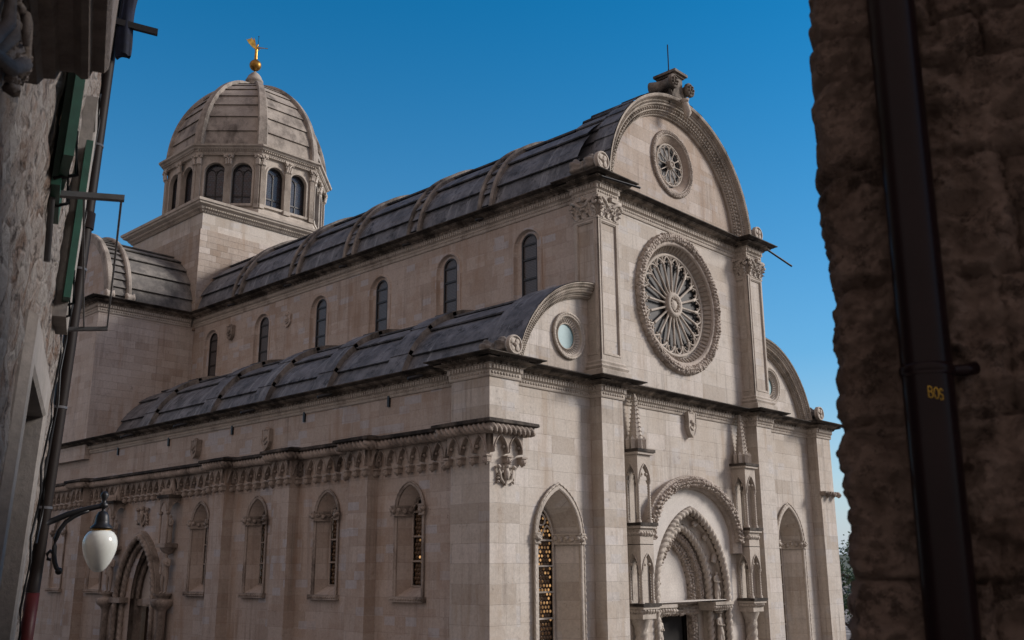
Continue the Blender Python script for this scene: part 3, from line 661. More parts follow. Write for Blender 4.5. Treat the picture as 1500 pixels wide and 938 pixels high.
# gable finial with volutes and lightning rod
fx, fz, fy = 9.1, 21.12, .0
mb = MB(); F2 = frame((fx, fy, fz), (1, 0, 0), (0, 0, 1), (0, -1, 0))
mb.prism([(-.5, 0), (.5, 0), (.34, .3), (.22, .62), (.24, 1.0), (-.24, 1.0), (-.22, .62), (-.34, .3)], -.3, .36, F2)
mb.box(-.3, .98, -.34, .3, 1.05, .42, F2); mb.box(-.38, 1.05, -.4, .38, 1.14, .5, F2); mb.box(-.28, 1.14, -.3, .28, 1.18, .4, F2)
for sx in (-1, 1):
    Fv = frame((fx + sx * .47, fy - .55, fz + .62), (1, 0, 0), (0, 0, 1), (0, 1, 0))
    mb.lathe([(0, 0), (.19, 0), (.25, .03), (.25, .12), (.19, .16), (.16, .45), (.2, .75), (.25, .95), (.14, 1.02), (0, 1.02)], (0, 0, 0), Fv, 20)
    for k in range(7): mb.ball(Fv(.13 * math.cos(k * 2 * PI / 7), .13 * math.sin(k * 2 * PI / 7), -.01), .05, None, seg=6, rings=4)
    mb.ball(Fv(0, 0, -.02), .05)
    mb.tube([(sx * .47, .4, .3), (sx * .4, .2, .34), (sx * .5, -.05, .36), (sx * .62, -.2, .34)], [.05, .07, .06, .03], 7, False, F2)
fin = mb.build('gable_finial', M['finial'], cath)
mb = MB(); mb.tube([(fx, fy, fz + 1.15), (fx, fy, fz + 2.35)], .022, 6)
for k in range(3): mb.tube([(fx, fy, fz + 1.45), (fx + .12 * math.cos(k * 2.1), fy + .12 * math.sin(k * 2.1), fz + 1.06)], .012, 5)
mb.build('lightning_rod', M['iron'], fin)
mb = MB(); mb.tube([(0, .1, .5), (0, -.12, .6), (.02, -.42, .66), (.0, -.62, .6)], [.07, .12, .13, .06], 9, False, F2); mb.ball((0, .02, .6), .12, F2, nz=.6); mb.build('keystone_beast', M['carved'], cath)

# ---- nave side walls with clerestory windows
CW = [2.42, 6.0, 9.6, 13.25, 17.2, 21.2]
for side in (0, 1):
    Fn = FN(NX0) if side == 0 else frame((NX1, 0, 0), (0, 1, 0), (0, 0, 1), (1, 0, 0))
    mb = MB(); mb.wall([(.05, ZL), (L1, ZL), (L1, ZU + .05), (.05, ZU + .05)], [opening(c, .56, 13.0, 15.6, 16.17, 12) for c in CW], 0, Fn, depth=.09, inner=[opening(c, .5, 13.0, 15.6, 16.12, 12) for c in CW])
    mb.wall([(.05, 12.9), (L1, 12.9), (L1, 16.3), (.05, 16.3)], [opening(c, .33, 13.0, 15.73, 16.06, 10) for c in CW], -.09, Fn, depth=.12)
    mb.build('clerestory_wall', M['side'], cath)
    if side: continue
    for c in CW:
        wn = MB(); wn.sweep([(c + .56, 13.0)] + arch(c, .56, 15.6, 16.17, 12) + [(c - .56, 13.0)], [(-.02, 0), (0, .035), (.05, .035), (.07, 0)], F=Fn)
        wo = wn.build('clerestory_window', M['side'], cath)
        fr = MB(); fr.sweep([(c + .328, 13.0)] + arch(c, .328, 15.73, 16.055, 10) + [(c - .328, 13.0)], [(0, -.10), (-.05, -.10), (-.05, -.2), (0, -.2)], F=Fn)
        for z in (13.35, 13.98, 14.61, 15.24, 15.72): fr.box(c - .32, z - .03, -.17, c + .32, z + .03, -.115, Fn)
        fr.build('window_frame', M['lead'], wo)
        gl = MB(); gl.sheet([opening(c, .32, 13.0, 15.73, 16.04, 10)], -.15, Fn); gl.build('leaded_glass', M['glass'], wo)

# ---- transept
mb = MB(); xt = .13
mb.box(xt, L1, ZL - .2, NX0 + .05, TY1 + .1, ZU + .04); mb.build('transept_wall', M['transept'], cath)
mb = MB(); mb.box(NX1 - .05, L1, ZL - .2, W - xt, TY1 + .1, ZU + .04); mb.build('transept_wall', M['transept'], cath)
entab([(xt, TY1 + .1), (xt, L1), (NX0 - .2, L1)], ZU, ZUT, .5, cath, M['carved'], M['crust'], name='transept_entablature')
for x0, x1 in ((.9, NX0 + .1), (NX1 - .1, W - .9)):
    mb = MB(); A = barrel_poly(3.35, 3.45, 13, .11); mb.strip([(*q, x0) for q in A], [(*q, x1) for q in A], False, FXX(TYC, 17.1))
    mb.build('transept_roof', M['roof_grey'], cath)
for x0, x1 in ((.35, .62), (1.25, 1.45)):
    mb = MB(); p0 = [(3.3 * math.cos(PI * i / 40), 3.4 * math.sin(PI * i / 40)) for i in range(41)]
    mb.sweep(p0, [(0, x0), (.3, x0), (.34, x0 + .05), (.34, x1 - .05), (.3, x1), (0, x1)], F=FXX(TYC, 17.1)); mb.build('transept_gable_rib', M['dome'], cath)
    for sy in (-1, 1):
        sc_ = MB(); Fv = frame((x0 - .05, TYC + sy * 3.5, 17.32), (0, 1, 0), (0, 0, 1), (1, 0, 0))
        sc_.lathe([(0, 0), (.2, 0), (.24, .05), (.2, .1), (.2, .3), (.24, .36), (0, .4)], (0, 0, 0), Fv, 14, mod=lambda th, h: 1 + .08 * math.cos(6 * th)); sc_.build('transept_scroll', M['carved'], cath)
mb = MB(); A = barrel_poly(3.42, 3.52, 30, .12); mb.strip([(*q, .55) for q in A], [(*q, 1.3) for q in A], False, FXX(TYC, 17.1)); mb.build('transept_rib_steps', M['roof_grey'], cath)
mb = MB(); mb.sheet([[(3.4 * math.cos(PI * i / 32), 3.5 * math.sin(PI * i / 32)) for i in range(33)]], .45, FXX(TYC, 17.1)); mb.build('transept_gable', M['side'], cath)

# ---- crossing tower, drum, dome
mb = MB(); mb.box(NX0 + .02, TY0 + .02, 16.4, NX1 - .02, TY1 - .02, 22.3); mb.build('crossing_tower', M['wall'], cath)
mb = MB(); mb.box(NX0 - .1, TY0 - .1, 16.4, NX1 + .1, TY1 + .1, 21.25); mb.build('tower_lower_stage', M['rough'], cath)
tp = [(NX0, TY1), (NX0, TY0), (NX1, TY0), (NX1, TY1)]
mb = MB(); mb.sweep(tp, [(0, 22.12), (.05, 22.12), (.08, 22.2), (.14, 22.24), (.2, 22.34), (.36, 22.42), (.38, 22.5), (.44, 22.52), (.46, 22.64), (0, 22.72)], True); d = mb
for A_, B_ in zip(tp, tp[1:] + tp[:1]):
    A_, B_ = Vector(A_), Vector(B_); dd = (B_ - A_).normalized(); o = Vector((dd.y, -dd.x)); F2 = frame((A_.x, A_.y, 0), (dd.x, dd.y, 0), (0, 0, 1), (o.x, o.y, 0)); L = (B_ - A_).length; n = int(L / .12)
    for i in range(n): c = (i + .5) * L / n; d.box(c - .035, 22.25, .06, c + .035, 22.33, .21, F2); d.ball((c, 22.17, .07), .04, F2, seg=5, rings=4)
d.build('tower_cornice', M['carved'], cath)
mb = MB(); mb.box(NX0, TY0, 22.6, NX1, TY1, 22.75); mb.build('tower_top', M['roof_grey'], cath)
DC = Vector((8.9, TYC + .2, 0)); RD = 4.02
def octv(r, k): a = PI / 8 + k * PI / 4; return Vector((DC.x + r * math.cos(a), DC.y + r * math.sin(a), 0))
def octpath(r): return [(octv(r, k).x, octv(r, k).y) for k in range(8)]
dm = MB(); mw_ = M['wall']
oct_in = octpath(RD)
mbp = MB(); mbp.sweep(oct_in, [(0, 22.6), (.14, 22.6), (.14, 22.95), (.08, 23.02), (0, 23.05)], True)
face_frames = []
for k in range(8):
    A_, B_ = octv(RD, k), octv(RD, k + 1); dd = (B_ - A_).normalized(); o = Vector((dd.y, -dd.x, 0)); L = (B_ - A_).length
    Fk = frame((A_.x, A_.y, 0), dd, (0, 0, 1), o); face_frames.append((Fk, L))
    cs = [L * .285, L * .715]
    mbp.wall([(0, 22.6), (L, 22.6), (L, 25.9), (0, 25.9)], [opening(c, .5, 23.2, 24.93, 25.43, 10) for c in cs], 0, Fk, depth=.32)
    for c in cs: mbp.sweep([(c + .5, 23.2)] + arch(c, .5, 24.93, 25.43, 10) + [(c - .5, 23.2)], [(0, 0), (0, .04), (.06, .05), (.1, .03), (.1, 0)], F=Fk); mbp.box(c - .6, 23.16, 0, c + .6, 23.28, .1, Fk)
drum = mbp.build('drum', M['carved'], cath)
def fluted(mb, F2, a0, a1, v0, v1, c0, n=5):
    wd = a1 - a0; st = wd / (n * 2 + 1); poly = [(a0, 0)]
    for i in range(n): poly += [(a0 + st * (2 * i + 1), c0), (a0 + st * (2 * i + 1.25), c0 - .035), (a0 + st * (2 * i + 1.75), c0 - .035), (a0 + st * (2 * i + 2), c0)]
    poly = [(a0, 0), (a0, c0)] + poly[1:] + [(a1, c0), (a1, 0)]
    mb.strip([(a, v0, c) for a, c in poly], [(a, v1, c) for a, c in poly], False, F2)
    mb.box(a0 - .03, v0 - .2, 0, a1 + .03, v0, c0 + .04, F2)
def small_cap(mb, F2, a0, a1, v0, v1, c0):
    w_ = a1 - a0; h = v1 - v0
    mb.add([(a0, v0, c0), (a1, v0, c0), (a1 + .05, v1 - .08, c0 + .06), (a0 - .05, v1 - .08, c0 + .06)], [(0, 1, 2, 3)], F2)
    mb.box(a0 - .08, v1 - .09, 0, a1 + .08, v1, c0 + .1, F2); mb.box(a0 - .03, v0 - .04, 0, a1 + .03, v0, c0 + .03, F2)
    for i in range(3): c = a0 + w_ * (i + .5) / 3; mb.tube([(c, v0, c0 + .02), (c, v0 + h * .35, c0 + .05), (c, v0 + h * .5, c0 + .11)], [.06, .065, .02], 6, False, F2)
    for sx, x in ((-1, a0), (1, a1)): mb.ball((x + sx * .02, v1 - .16, c0 + .07), .075, F2, seg=7, rings=5); mb.tube([(a0 + w_ * .5, v0 + h * .5, c0 + .05), (x, v1 - .1, c0 + .09)], [.03, .045], 6, False, F2)
    mb.ball(((a0 + a1) / 2, v1 - .1, c0 + .1), .06, F2, nz=.5)
for Fk, L in face_frames:
    for a0, a1 in ((0.0, .2), (L / 2 - .17, L / 2 + .17), (L - .2, L)):
        pl = MB(); fluted(pl, Fk, a0, a1, 23.25, 25.3, .13, 5 if a1 - a0 > .3 else 3); small_cap(pl, Fk, a0, a1, 25.32, 25.84, .13); pl.build('drum_pilaster', M['carved'], drum)
    for c in (L * .285, L * .715):
        wn = MB(); wn.sweep([(c + .5, 23.2)] + arch(c, .5, 24.93, 25.43, 10) + [(c - .5, 23.2)], [(0, -.2), (0, -.16), (-.06, -.16), (-.06, -.3)], F=Fk)
        wn.box(c - .025, 23.28, -.26, c + .025, 25.1, -.2, Fk); wn.box(c - .45, 23.72, -.26, c + .45, 23.79, -.2, Fk); wn.box(c - .45, 23.28, -.26, c + .45, 23.34, -.2, Fk)
        for sx in (-1, 1): wn.tube([(a, b, -.22) for a, b in arch(c + sx * .23, .22, 24.85, 25.15, 5)], .025, 5, False, Fk)
        wn.sheet([opening(c, .49, 23.21, 24.93, 25.42, 10)], -.24, Fk, 1)
        wn.build('drum_window', [M['lead'], M['drumglass']], drum)
mb = MB(); mb.sweep(oct_in, [(.0, 25.8), (.15, 25.8), (.17, 25.92), (.2, 25.96), (.2, 26.02), (.3, 26.06), (.34, 26.13), (.44, 26.17), (.46, 26.25), (0, 26.34)], True)
d = mb
for Fk, L in face_frames:
    n = int(L / .11)
    for i in range(n): c = (i + .5) * L / n; d.box(c - .03, 25.965, .19, c + .03, 26.035, .27, Fk); d.ball((c, 25.87, .16), .035, Fk, seg=5, rings=4)
d.build('drum_cornice', M['carved'], drum)
# dome: eight stepped faces and eight ribs
def dome_r(t): return 4.0 * math.cos(t) ** 1.06
ZD, HD = 26.28, 5.05
mb = MB(); NC = 9; rows = []
ts = [math.asin(min(1, (i / NC) ** .97)) * .965 for i in range(NC + 1)]
ts = [PI / 2 * .955 * (i / NC) ** .92 for i in range(NC + 1)]
for k in range(8):
    for i in range(NC):
        lo = ts[i] - (.022 if i else 0); sub = [lo + (ts[i + 1] - lo) * q / 3 for q in range(4)]
        ringA = []
        for q, t in enumerate(sub):
            e = .10 * (1 - q / 3); r = dome_r(t) + e; z = ZD + HD * math.sin(t)
            ringA.append((Vector((*octv(r, k)[:2], z)), Vector((*octv(r, k + 1)[:2], z))))
        for q in range(3): mb.add([ringA[q][0], ringA[q][1], ringA[q + 1][1], ringA[q + 1][0]], [(0, 1, 2, 3)])
        r = dome_r(sub[0]) + .04; z = ZD + HD * math.sin(sub[0]); mb.add([ringA[0][0], ringA[0][1], Vector((*octv(r, k + 1)[:2], z)), Vector((*octv(r, k)[:2], z))], [(0, 1, 2, 3)]); t = sub[0] + .03; r2 = dome_r(t) - .05; z2 = ZD + HD * math.sin(t); mb.add([Vector((*octv(r, k)[:2], z)), Vector((*octv(r, k + 1)[:2], z)), Vector((*octv(r2, k + 1)[:2], z2)), Vector((*octv(r2, k)[:2], z2))], [(0, 1, 2, 3)])
dome = mb.build('dome', M['dome'], cath)
for k in range(8):
    rb = MB(); a = PI / 8 + k * PI / 4; er = Vector((math.cos(a), math.sin(a), 0)); et = Vector((-math.sin(a), math.cos(a), 0)); L_, R_ = [], []
    pts = []
    for i in range(25):
        t = PI / 2 * .965 * i / 24; r = dome_r(t); z = ZD + HD * math.sin(t); wd = .27 * (1 - .62 * i / 24)
        n_ = Vector((math.cos(t) * HD, 0, math.sin(t) * 4)).normalized(); nn = er * n_.x + Vector((0, 0, n_.z)); c = DC + er * r + Vector((0, 0, z))
        pts.append([c - et * wd - nn * .25, c - et * wd + nn * .1, c - et * wd * .8 + nn * .17, c + et * wd * .8 + nn * .17, c + et * wd + nn * .1, c + et * wd - nn * .25])
    for A_, B_ in zip(pts, pts[1:]): rb.strip(A_, B_, False)
    rb.build('dome_rib', M['dome'], dome)
lt = MB(); lt.lathe([(.5, 31.2), (.46, 31.4), (.4, 31.45), (.4, 31.68), (.47, 31.72), (.48, 31.8), (.42, 31.9), (.34, 32.08), (.2, 32.25), (.09, 32.33), (.05, 32.4)], (DC.x, DC.y, 0), None, 20, mod=lambda th, h: 1 + .05 * math.cos(10 * th) if h < 31.7 else 1)
lt.build('lantern_cap', M['dome'], dome)
gb = MB(); gb.ball((DC.x, DC.y, 32.76), .32, None, 0, 28, 18); gb.tube([(DC.x, DC.y, 32.3), (DC.x, DC.y, 32.5)], .06, 8); gb.build('golden_ball', M['gold'], dome)

# ---------------------------------------------------------------- figures (one skinned surface each)
def skinned(name, joints, bones, radii, mat, levels=1):
    me = bpy.data.meshes.new(name + '_skel'); me.from_pydata(joints, bones, []); o = bpy.data.objects.new('tmp', me); C.objects.link(o)
    md = o.modifiers.new('skin', 'SKIN'); md.use_smooth_shade = True
    for i, v in enumerate(me.skin_vertices[0].data):
        r = radii[i]; v.radius = r if isinstance(r, tuple) else (r, r); v.use_root = (i == 0)
    sb = o.modifiers.new('sub', 'SUBSURF'); sb.levels = levels; sb.render_levels = levels
    dg = bpy.context.evaluated_depsgraph_get(); dg.update(); ev = o.evaluated_get(dg); out = bpy.data.meshes.new_from_object(ev)
    bpy.data.objects.remove(o); out.name = name; out.materials.clear(); out.materials.append(mat)
    for p in out.polygons: p.use_smooth = True
    return out
def figure_mesh(name, mat, robed=True, pose=0):
    """standing figure 1 m tall, facing local -Y, feet at the origin"""
    J = [(0, 0, .50)]; B = []; R = [(.10, .075)]
    def add(p, r, par): J.append(p); R.append(r); B.append((par, len(J) - 1)); return len(J) - 1
    ch = add((0, -.005, .64), (.085, .065), 0); up_ = add((0, 0, .77), (.105, .07), ch); nk = add((0, -.005, .845), .035, up_)
    h1 = add((0, -.015, .90), (.052, .06), nk); add((0, -.015, .965), (.048, .055), h1)
    for s in (-1, 1):
        if robed:
            k = add((s * .05, -.02 + .02 * s, .27), (.085, .075), 0); ft = add((s * .055, -.01, .04), (.095, .08), k); add((s * .055, -.09, .02), .03, ft)
        else:
            hip = add((s * .055, 0, .45), .062, 0); k = add((s * .06, -.025 if s > 0 else .0, .27), .043, hip); an = add((s * .055, .01, .05), .026, k); add((s * .07, -.08, .02), .022, an)
        sh = add((s * .125, 0, .785), .045, up_)
        if pose == 0: el = add((s * .15, -.01, .63), .037, sh); ha = add((s * .07, -.11, .60), .03, el); add((s * .02, -.13, .63), .022, ha)
        elif pose == 1:
            if s > 0: el = add((s * .16, .0, .62), .035, sh); ha = add((s * .11, -.06, .50), .027, el); add((s * .06, -.08, .46), .02, ha)
            else: el = add((s * .16, -.03, .64), .035, sh); ha = add((s * .06, -.10, .72), .027, el); add((s * .02, -.11, .77), .02, ha)
        else:
            el = add((s * .24, -.04, .74), .033, sh); ha = add((s * .36, -.08, .74), .024, el); add((s * .42, -.1, .745), .018, ha)
    return skinned(name, J, B, R, mat, 1)
saint_me = figure_mesh('saint_statue', M['carved'], True, 0); saint_side = figure_mesh('saint_statue', M['carved_side'], True, 0)
adam_me = figure_mesh('nude_statue', M['carved_side'], False, 1)
def place_fig(name, me, p, h, face, parent, tilt=None):
    """face: outward plan direction; tilt: roll angle round the facing axis"""
    f = Vector((face[0], face[1], 0)).normalized(); x = Vector((f.y * -1, f.x, 0)) * 1
    R_ = Matrix(((-x.x, -f.x, 0), (-x.y, -f.y, 0), (0, 0, 1))).to_4x4()
    if tilt: R_ = Matrix.Rotation(tilt, 4, f) @ R_
    return link(name, me, parent, Matrix.Translation(p) @ R_ @ Matrix.Scale(h, 4))
# golden angel with wings, trumpet arm and spear on the ball
def angel():
    o = Vector((DC.x, DC.y, 33.06)); rv = Vector((.87, -.5, 0)); H = 1.0      # faces to the right of the picture
    J = [(0, 0, .5)]; B = []; R = [(.085, .085)]
    def add(p, r, par): J.append(p); R.append((r, r)); B.append((par, len(J) - 1)); return len(J) - 1
    kn = add((-.0, 0, .25), .09, 0); add((0, 0, .0), .105, kn); ch = add((0, 0, .68), .085, 0); up_ = add((.01, 0, .78), .075, ch); nk = add((.03, 0, .86), .035, up_); h = add((.05, 0, .93), .07, nk); add((.05, 0, .99), .055, h)
    el = add((.16, -.05, .77), .035, up_); add((.42, -.05, .78), .026, el); e2 = add((.08, .12, .7), .032, up_); add((.2, .1, .78), .024, e2)
    me = skinned('golden_angel', [tuple(q * H for q in p) for p in J], B, [tuple(x * H for x in r) for r in R], M['angelgold'], 1)
    mw = Matrix(((rv.x, -rv.y, 0, o.x), (rv.y, rv.x, 0, o.y), (0, 0, 1, o.z), (0, 0, 0, 1)))
    a = link('golden_angel', me, cath, mw)
    Fw = lambda x, y, z: mw @ Vector((x * H, y * H, z * H))
    for s in (-1, 1):
        wg = MB(); out = [(-.05, .62), (-.22, .70), (-.42, .86), (-.58, 1.08), (-.50, 1.03), (-.47, 1.10), (-.34, 1.16), (-.30, 1.26), (-.16, 1.08), (-.08, .92), (-.03, .78)]
        if s > 0: out = [(x * .8 - .02, .62 + (z - .62) * 1.22 + .05) for x, z in out]; out = [(x * .62, z) for x, z in out]
        wg.prism(out, -.02, .02, lambda a_, b_, c_: Fw(a_, s * (.07 + .35 * abs(a_)) + c_, b_))
        wg.build('wing', M['angelgold'], a)
    sp = MB(); sp.tube([Fw(.08, .1, .6), Fw(.09, .1, 1.52)], .014, 6); sp.ball(Fw(.09, .1, 1.53), .035); sp.tube([Fw(.40, -.05, .78), Fw(.60, -.05, .785)], [.02, .035], 7); sp.build('spear_and_trumpet', M['iron'], a)
angel()

# ---------------------------------------------------------------- main portal
por = MB()
# splayed pointed jambs, order by order
orders = [(1.98, 7.75, 0), (1.8, 7.55, -.1), (1.52, 7.28, -.26), (1.38, 7.12, -.4), (1.1, 6.88, -.58), (.8, 6.62, -.8)]
VS = 5.25
for (h0, a0, c0), (h1, a1, c1) in zip(orders, orders[1:]):
    P0 = [(9 + h0, 0)] + arch(9, h0, VS, a0, 16) + [(9 - h0, 0)]; P1 = [(9 + h1, 0)] + arch(9, h1, VS, a1, 16) + [(9 - h1, 0)]
    por.strip([(a, b, c0) for a, b in P0], [(a, b, c1) for a, b in P0], False, FF); por.strip([(a, b, c1) for a, b in P0], [(a, b, c1) for a, b in P1], False, FF)
portal = por.build('main_portal', M['carved'], cath)
a3 = lambda half, apex, c, n=18: [(9 + half, 4.95, c)] + [(a, b, c) for a, b in arch(9, half, VS, apex, n)] + [(9 - half, 4.95, c)]
ar = MB()
rope(ar, a3(1.9, 7.67, .02), .115, .2, FF, 12, 2, .32, ref=(0, 0, 1))
rope(ar, a3(1.42, 7.18, -.34), .115, .2, FF, 12, 2, .32, ref=(0, 0, 1))
for sx in (-1, 1):
    for hh, c in ((1.9, .02), (1.42, -.34)): rope(ar, [(9 + sx * hh, 0, c), (9 + sx * hh, 4.75, c)], .11, .2, FF, 12, 2, .32, ref=(0, 0, 1))
ar.build('twisted_archivolt', M['carved'], portal)
lv = MB()
leafy(lv, a3(1.22, 6.98, -.55), .1, .16, FF, 12, ref=(0, 0, 1), amp=.4); leafy(lv, a3(.97, 6.77, -.74), .12, .2, FF, 12, ref=(0, 0, 1), amp=.45)
for sx in (-1, 1): leafy(lv, [(9 + sx * .95, 0, -.72), (9 + sx * .95, 4.6, -.72)], .12, .2, FF, 12, ref=(0, 0, 1), amp=.45)
for k in range(3): lv.box(9 - 1.0, 4.58 + .1 * k, -.98, 9 + 1.0, 4.67 + .1 * k, -.74 + .05 * k, FF)
leafy(lv, [(7.95, 4.72, -.62), (10.05, 4.72, -.62)], .13, .2, FF, 12, ref=(0, 0, 1), amp=.45)
rope(lv, [(7.9, 4.93, -.56), (10.1, 4.93, -.56)], .05, .16, FF, 8, 2, .25, ref=(0, 0, 1), step=.04)
leaf_balls(lv, a3(1.22, 6.98, -.52), .04, .085, .075, FF, 2); leaf_balls(lv, a3(.97, 6.77, -.7), .055, .11, .095, FF, 3); leaf_balls(lv, [(7.95, 4.72, -.58), (10.05, 4.72, -.58)], .05, .1, .1, FF, 4)
for sx in (-1, 1): leaf_balls(lv, [(9 + sx * .95, 3.0, -.68), (9 + sx * .95, 4.6, -.68)], .055, .11, .095, FF, 5)
lv.build('leaf_archivolt_and_lintel', M['foliage'], portal)
for sx in (-1, 1):      # impost band with little corbels
    im = MB()
    for h0, h1, c in ((1.02, 2.05, .1),):
        x0, x1 = sorted((9 + sx * h0, 9 + sx * h1)); im.box(x0, 4.86, -.5, x1, 4.95, c + .04, FF); im.box(x0, 4.7, -.5, x1, 4.86, c - .02, FF)
    for k in range(8): im.ball((9 + sx * (1.05 + k * .13), 4.78, .08), .065, FF, seg=7, rings=5, nz=.6)
    im.build('impost_band', M['carved'], portal)
tm = MB(); tm.sheet([opening(9, .84, 4.85, VS, 6.68)], -.76, FF); tm.build('tympanum', M['tymp'], portal)
dr = MB(); dr.box(7.4, 0, -1.7, 10.6, 5.2, -1.5, FF, 1)  # dark box added behind the door to keep stray light out
dr.box(8.2, 0, -1.1, 8.95, 4.6, -1.03, FF)
for z in (.4, 2.0, 3.4): dr.box(8.32, z, -1.03, 8.86, z + 1.0, -1.0, FF)
dr.box(9.7, 0, -1.05, 9.78, 4.62, -.9, FF)
dr.build('door', [M['wood'], M['dark']], portal)
# saints standing in the arch between the ropes
for sx in (-1, 1):
    for t in (0, 1, 2, 3):
        pa_ = [(10.6, 4.95)] + arch(9, 1.6, VS, 7.36, 20)[1:-1] + [(7.4, 4.95)]; L_ = pa_ if sx > 0 else pa_[::-1]
        i = (0, 6, 12, 17)[t]; q = L_[i]; q2 = L_[i + 1]; ang = math.atan2(q2[1] - q[1], (q2[0] - q[0]) * 1.0)
        til = (ang - PI / 2)
        place_fig('saint_statue', saint_me, FF(q[0], q[1] + .03, -.16), .9 if t < 1 else .8, (0, -1), portal, -til if t else 0)
    place_fig('saint_statue', saint_me, FF(9 + sx * 1.6, 3.65, -.12), .98, (0, -1), portal)
    pe = MB(); pe.lathe([(.22, 4.95), (.2, 4.8), (.1, 4.6)], (9 + sx * 1.6, 0, 0), lambda a, b, c: FF(a, c, -.14 - b), 12); pe.box(9 + sx * 1.6 - .2, 3.3, -.4, 9 + sx * 1.6 + .2, 3.64, .06, FF); pe.build('statue_pedestal', M['carved'], portal)
# hood mould with leaf crockets and the pale spandrel face
hd = MB(); HC = (9, 6.45)
hp = arch(9, 2.36, 6.75, 8.5, 20)
hd.sweep([(11.36, 6.4)] + hp + [(6.64, 6.4)], [(-.2, -.01), (-.2, .16), (-.1, .22), (.12, .3), (.16, .26), (.16, -.01)], F=FF)
leafy(hd, [(a, b, .25) for a, b in hp], .125, .2, FF, 14, ref=(0, 0, 1), amp=.42); rope(hd, [(a, b, .24) for a, b in arch(9, 2.54, 6.75, 8.68, 20)], .04, .12, FF, 6, 1, .3, ref=(0, 0, 1), step=.05)
leaf_balls(hd, [(a, b, .3) for a, b in hp], .058, .115, .095, FF, 6)
hd.build('hood_mould', M['foliage'], portal)
sp_ = MB(); sp_.wall([(6.83, 5.0)] + [(11.17, 5.0)] + arch(9, 2.17, 6.75, 8.32, 20), [[(9 - 2.02, 5.02)] + [(9 + 2.02, 5.02)] + arch(9, 2.02, VS, 7.8, 16)], .05, FF); sp_.build('spandrel_face', M['tymp'], portal)
# tabernacle towers either side
def aedicule(cx):
    x0, x1, c0, c1 = cx - .31, cx + .31, .0, .5
    b = MB()
    b.box(x0 + .2, 4.6, -.1, x1 - .2, 9.1, .04, FF)
    for z in (9.1, 7.05, 4.88):
        b.box(x0 - .07, z, -.02, x1 + .07, z + .07, c1 + .08, FF); b.box(x0 - .11, z + .07, -.02, x1 + .11, z + .15, c1 + .12, FF, 1)
    for z0, z1 in ((6.6, 7.05), (4.62, 4.88)):
        b.box(x0, z0, -.02, x1, z1, c1, FF)
        for k in range(5): b.ball((x0 + .06 + .125 * k, (z0 + z1) / 2 + .08, c1), .075, FF, seg=7, rings=5, nz=.6); b.ball((x0, (z0 + z1) / 2 + .08, .05 + .1 * k), .07, FF, seg=7, rings=5, nz=.6)
    a = b.build('portal_aedicule', [M['carved'], M['crust']], cath)
    cn = MB()
    for zb, zt in ((7.2, 9.1), (5.03, 6.62)):
        zs = zt - .75
        for F2, wd in ((frame(FF(x0, 0, c1), (1, 0, 0), (0, 0, 1), (0, -1, 0)), .62), (frame(FF(x0, 0, 0), (0, -1, 0), (0, 0, 1), (-1, 0, 0)), .5), (frame(FF(x1, 0, 0), (0, -1, 0), (0, 0, 1), (1, 0, 0)), .5)):
            o_ = arch(wd / 2, wd / 2 - .09, zs, zs + .45, 8); ring = [(0, zs), (.09, zs)] + o_[::-1] + [(wd - .09, zs), (wd, zs), (wd, zt), (0, zt)]
            cn.wall(ring, [], 0, F2); cn.strip([(p_, q_, 0) for p_, q_ in o_], [(p_, q_, -.08) for p_, q_ in o_], False, F2)
            cn.tube([(p_, q_, .01) for p_, q_ in arch(wd / 2, wd / 2 - .06, zs, zs + .5, 8)], .022, 5, False, F2)
            for sx in (-1, 1): cn.ball((wd / 2 + sx * .1, zs + .2, -.03), .05, F2, seg=6, rings=4)
        cn.box(x0 + .01, zt - .2, 0, x1 - .01, zt - .01, c1 - .01, FF)
    cn.build('canopy', M['carved'], a)
    for zb, zt in ((7.2, 8.38), (5.03, 5.9)):
        for px_, pc in ((x0 + .05, c1 - .05), (x1 - .05, c1 - .05), (x0 + .05, .06), (x1 - .05, .06)):
            co = MB(); rope(co, [(px_, zb, pc), (px_, zt, pc)], .046, .075, FF, 8, 2, .3, ref=(0, 0, 1)); co.lathe([(.05, 0), (.075, .06), (.085, .11)], (px_, 0, 0), lambda p_, q_, r_: FF(p_, zt - .1 + r_, pc + q_), 8); co.lathe([(.075, 0), (.07, .05), (.05, .09)], (px_, 0, 0), lambda p_, q_, r_: FF(p_, zb + r_, pc + q_), 8); co.build('colonnette', M['carved'], a)
    s = MB(); pc = .24; Fz = lambda p_, q_, r_: FF(cx + p_, r_, pc + q_)
    for k in range(8):
        th = k * PI / 4 + PI / 8; px_, pq = .29 * math.cos(th), .23 * math.sin(th)
        s.lathe([(.075, 9.25), (.075, 9.5), (.085, 9.52), (.0, 9.64)], (px_, pq, 0), Fz, 4, smooth=False)
    s.lathe([(.23, 9.24), (.22, 9.5), (.19, 9.6), (.06, 10.7), (.075, 10.76), (.04, 10.86), (0, 10.9)], (0, 0, 0), Fz, 8, smooth=False)
    for k in range(8):
        th = k * PI / 4
        for i in range(9): r_ = .19 - .0135 * i; s.ball((r_ * math.cos(th), r_ * math.sin(th), 9.66 + .125 * i), .024, Fz, seg=5, rings=4)
    s.build('crocketed_spire', M['carved'], a)
    tc = MB(); rope(tc, [(cx, 0, .2), (cx, 4.55, .2)], .18, .26, FF, 16, 4, .22, ref=(0, 0, 1)); tc.lathe([(.16, 4.3), (.2, 4.4), (.3, 4.62)], (cx, .2, 0), lambda p_, q_, r_: FF(p_, r_, q_), 12); tc.build('twisted_column', M['carved'], a)
aedicule(6.1); aedicule(11.9)

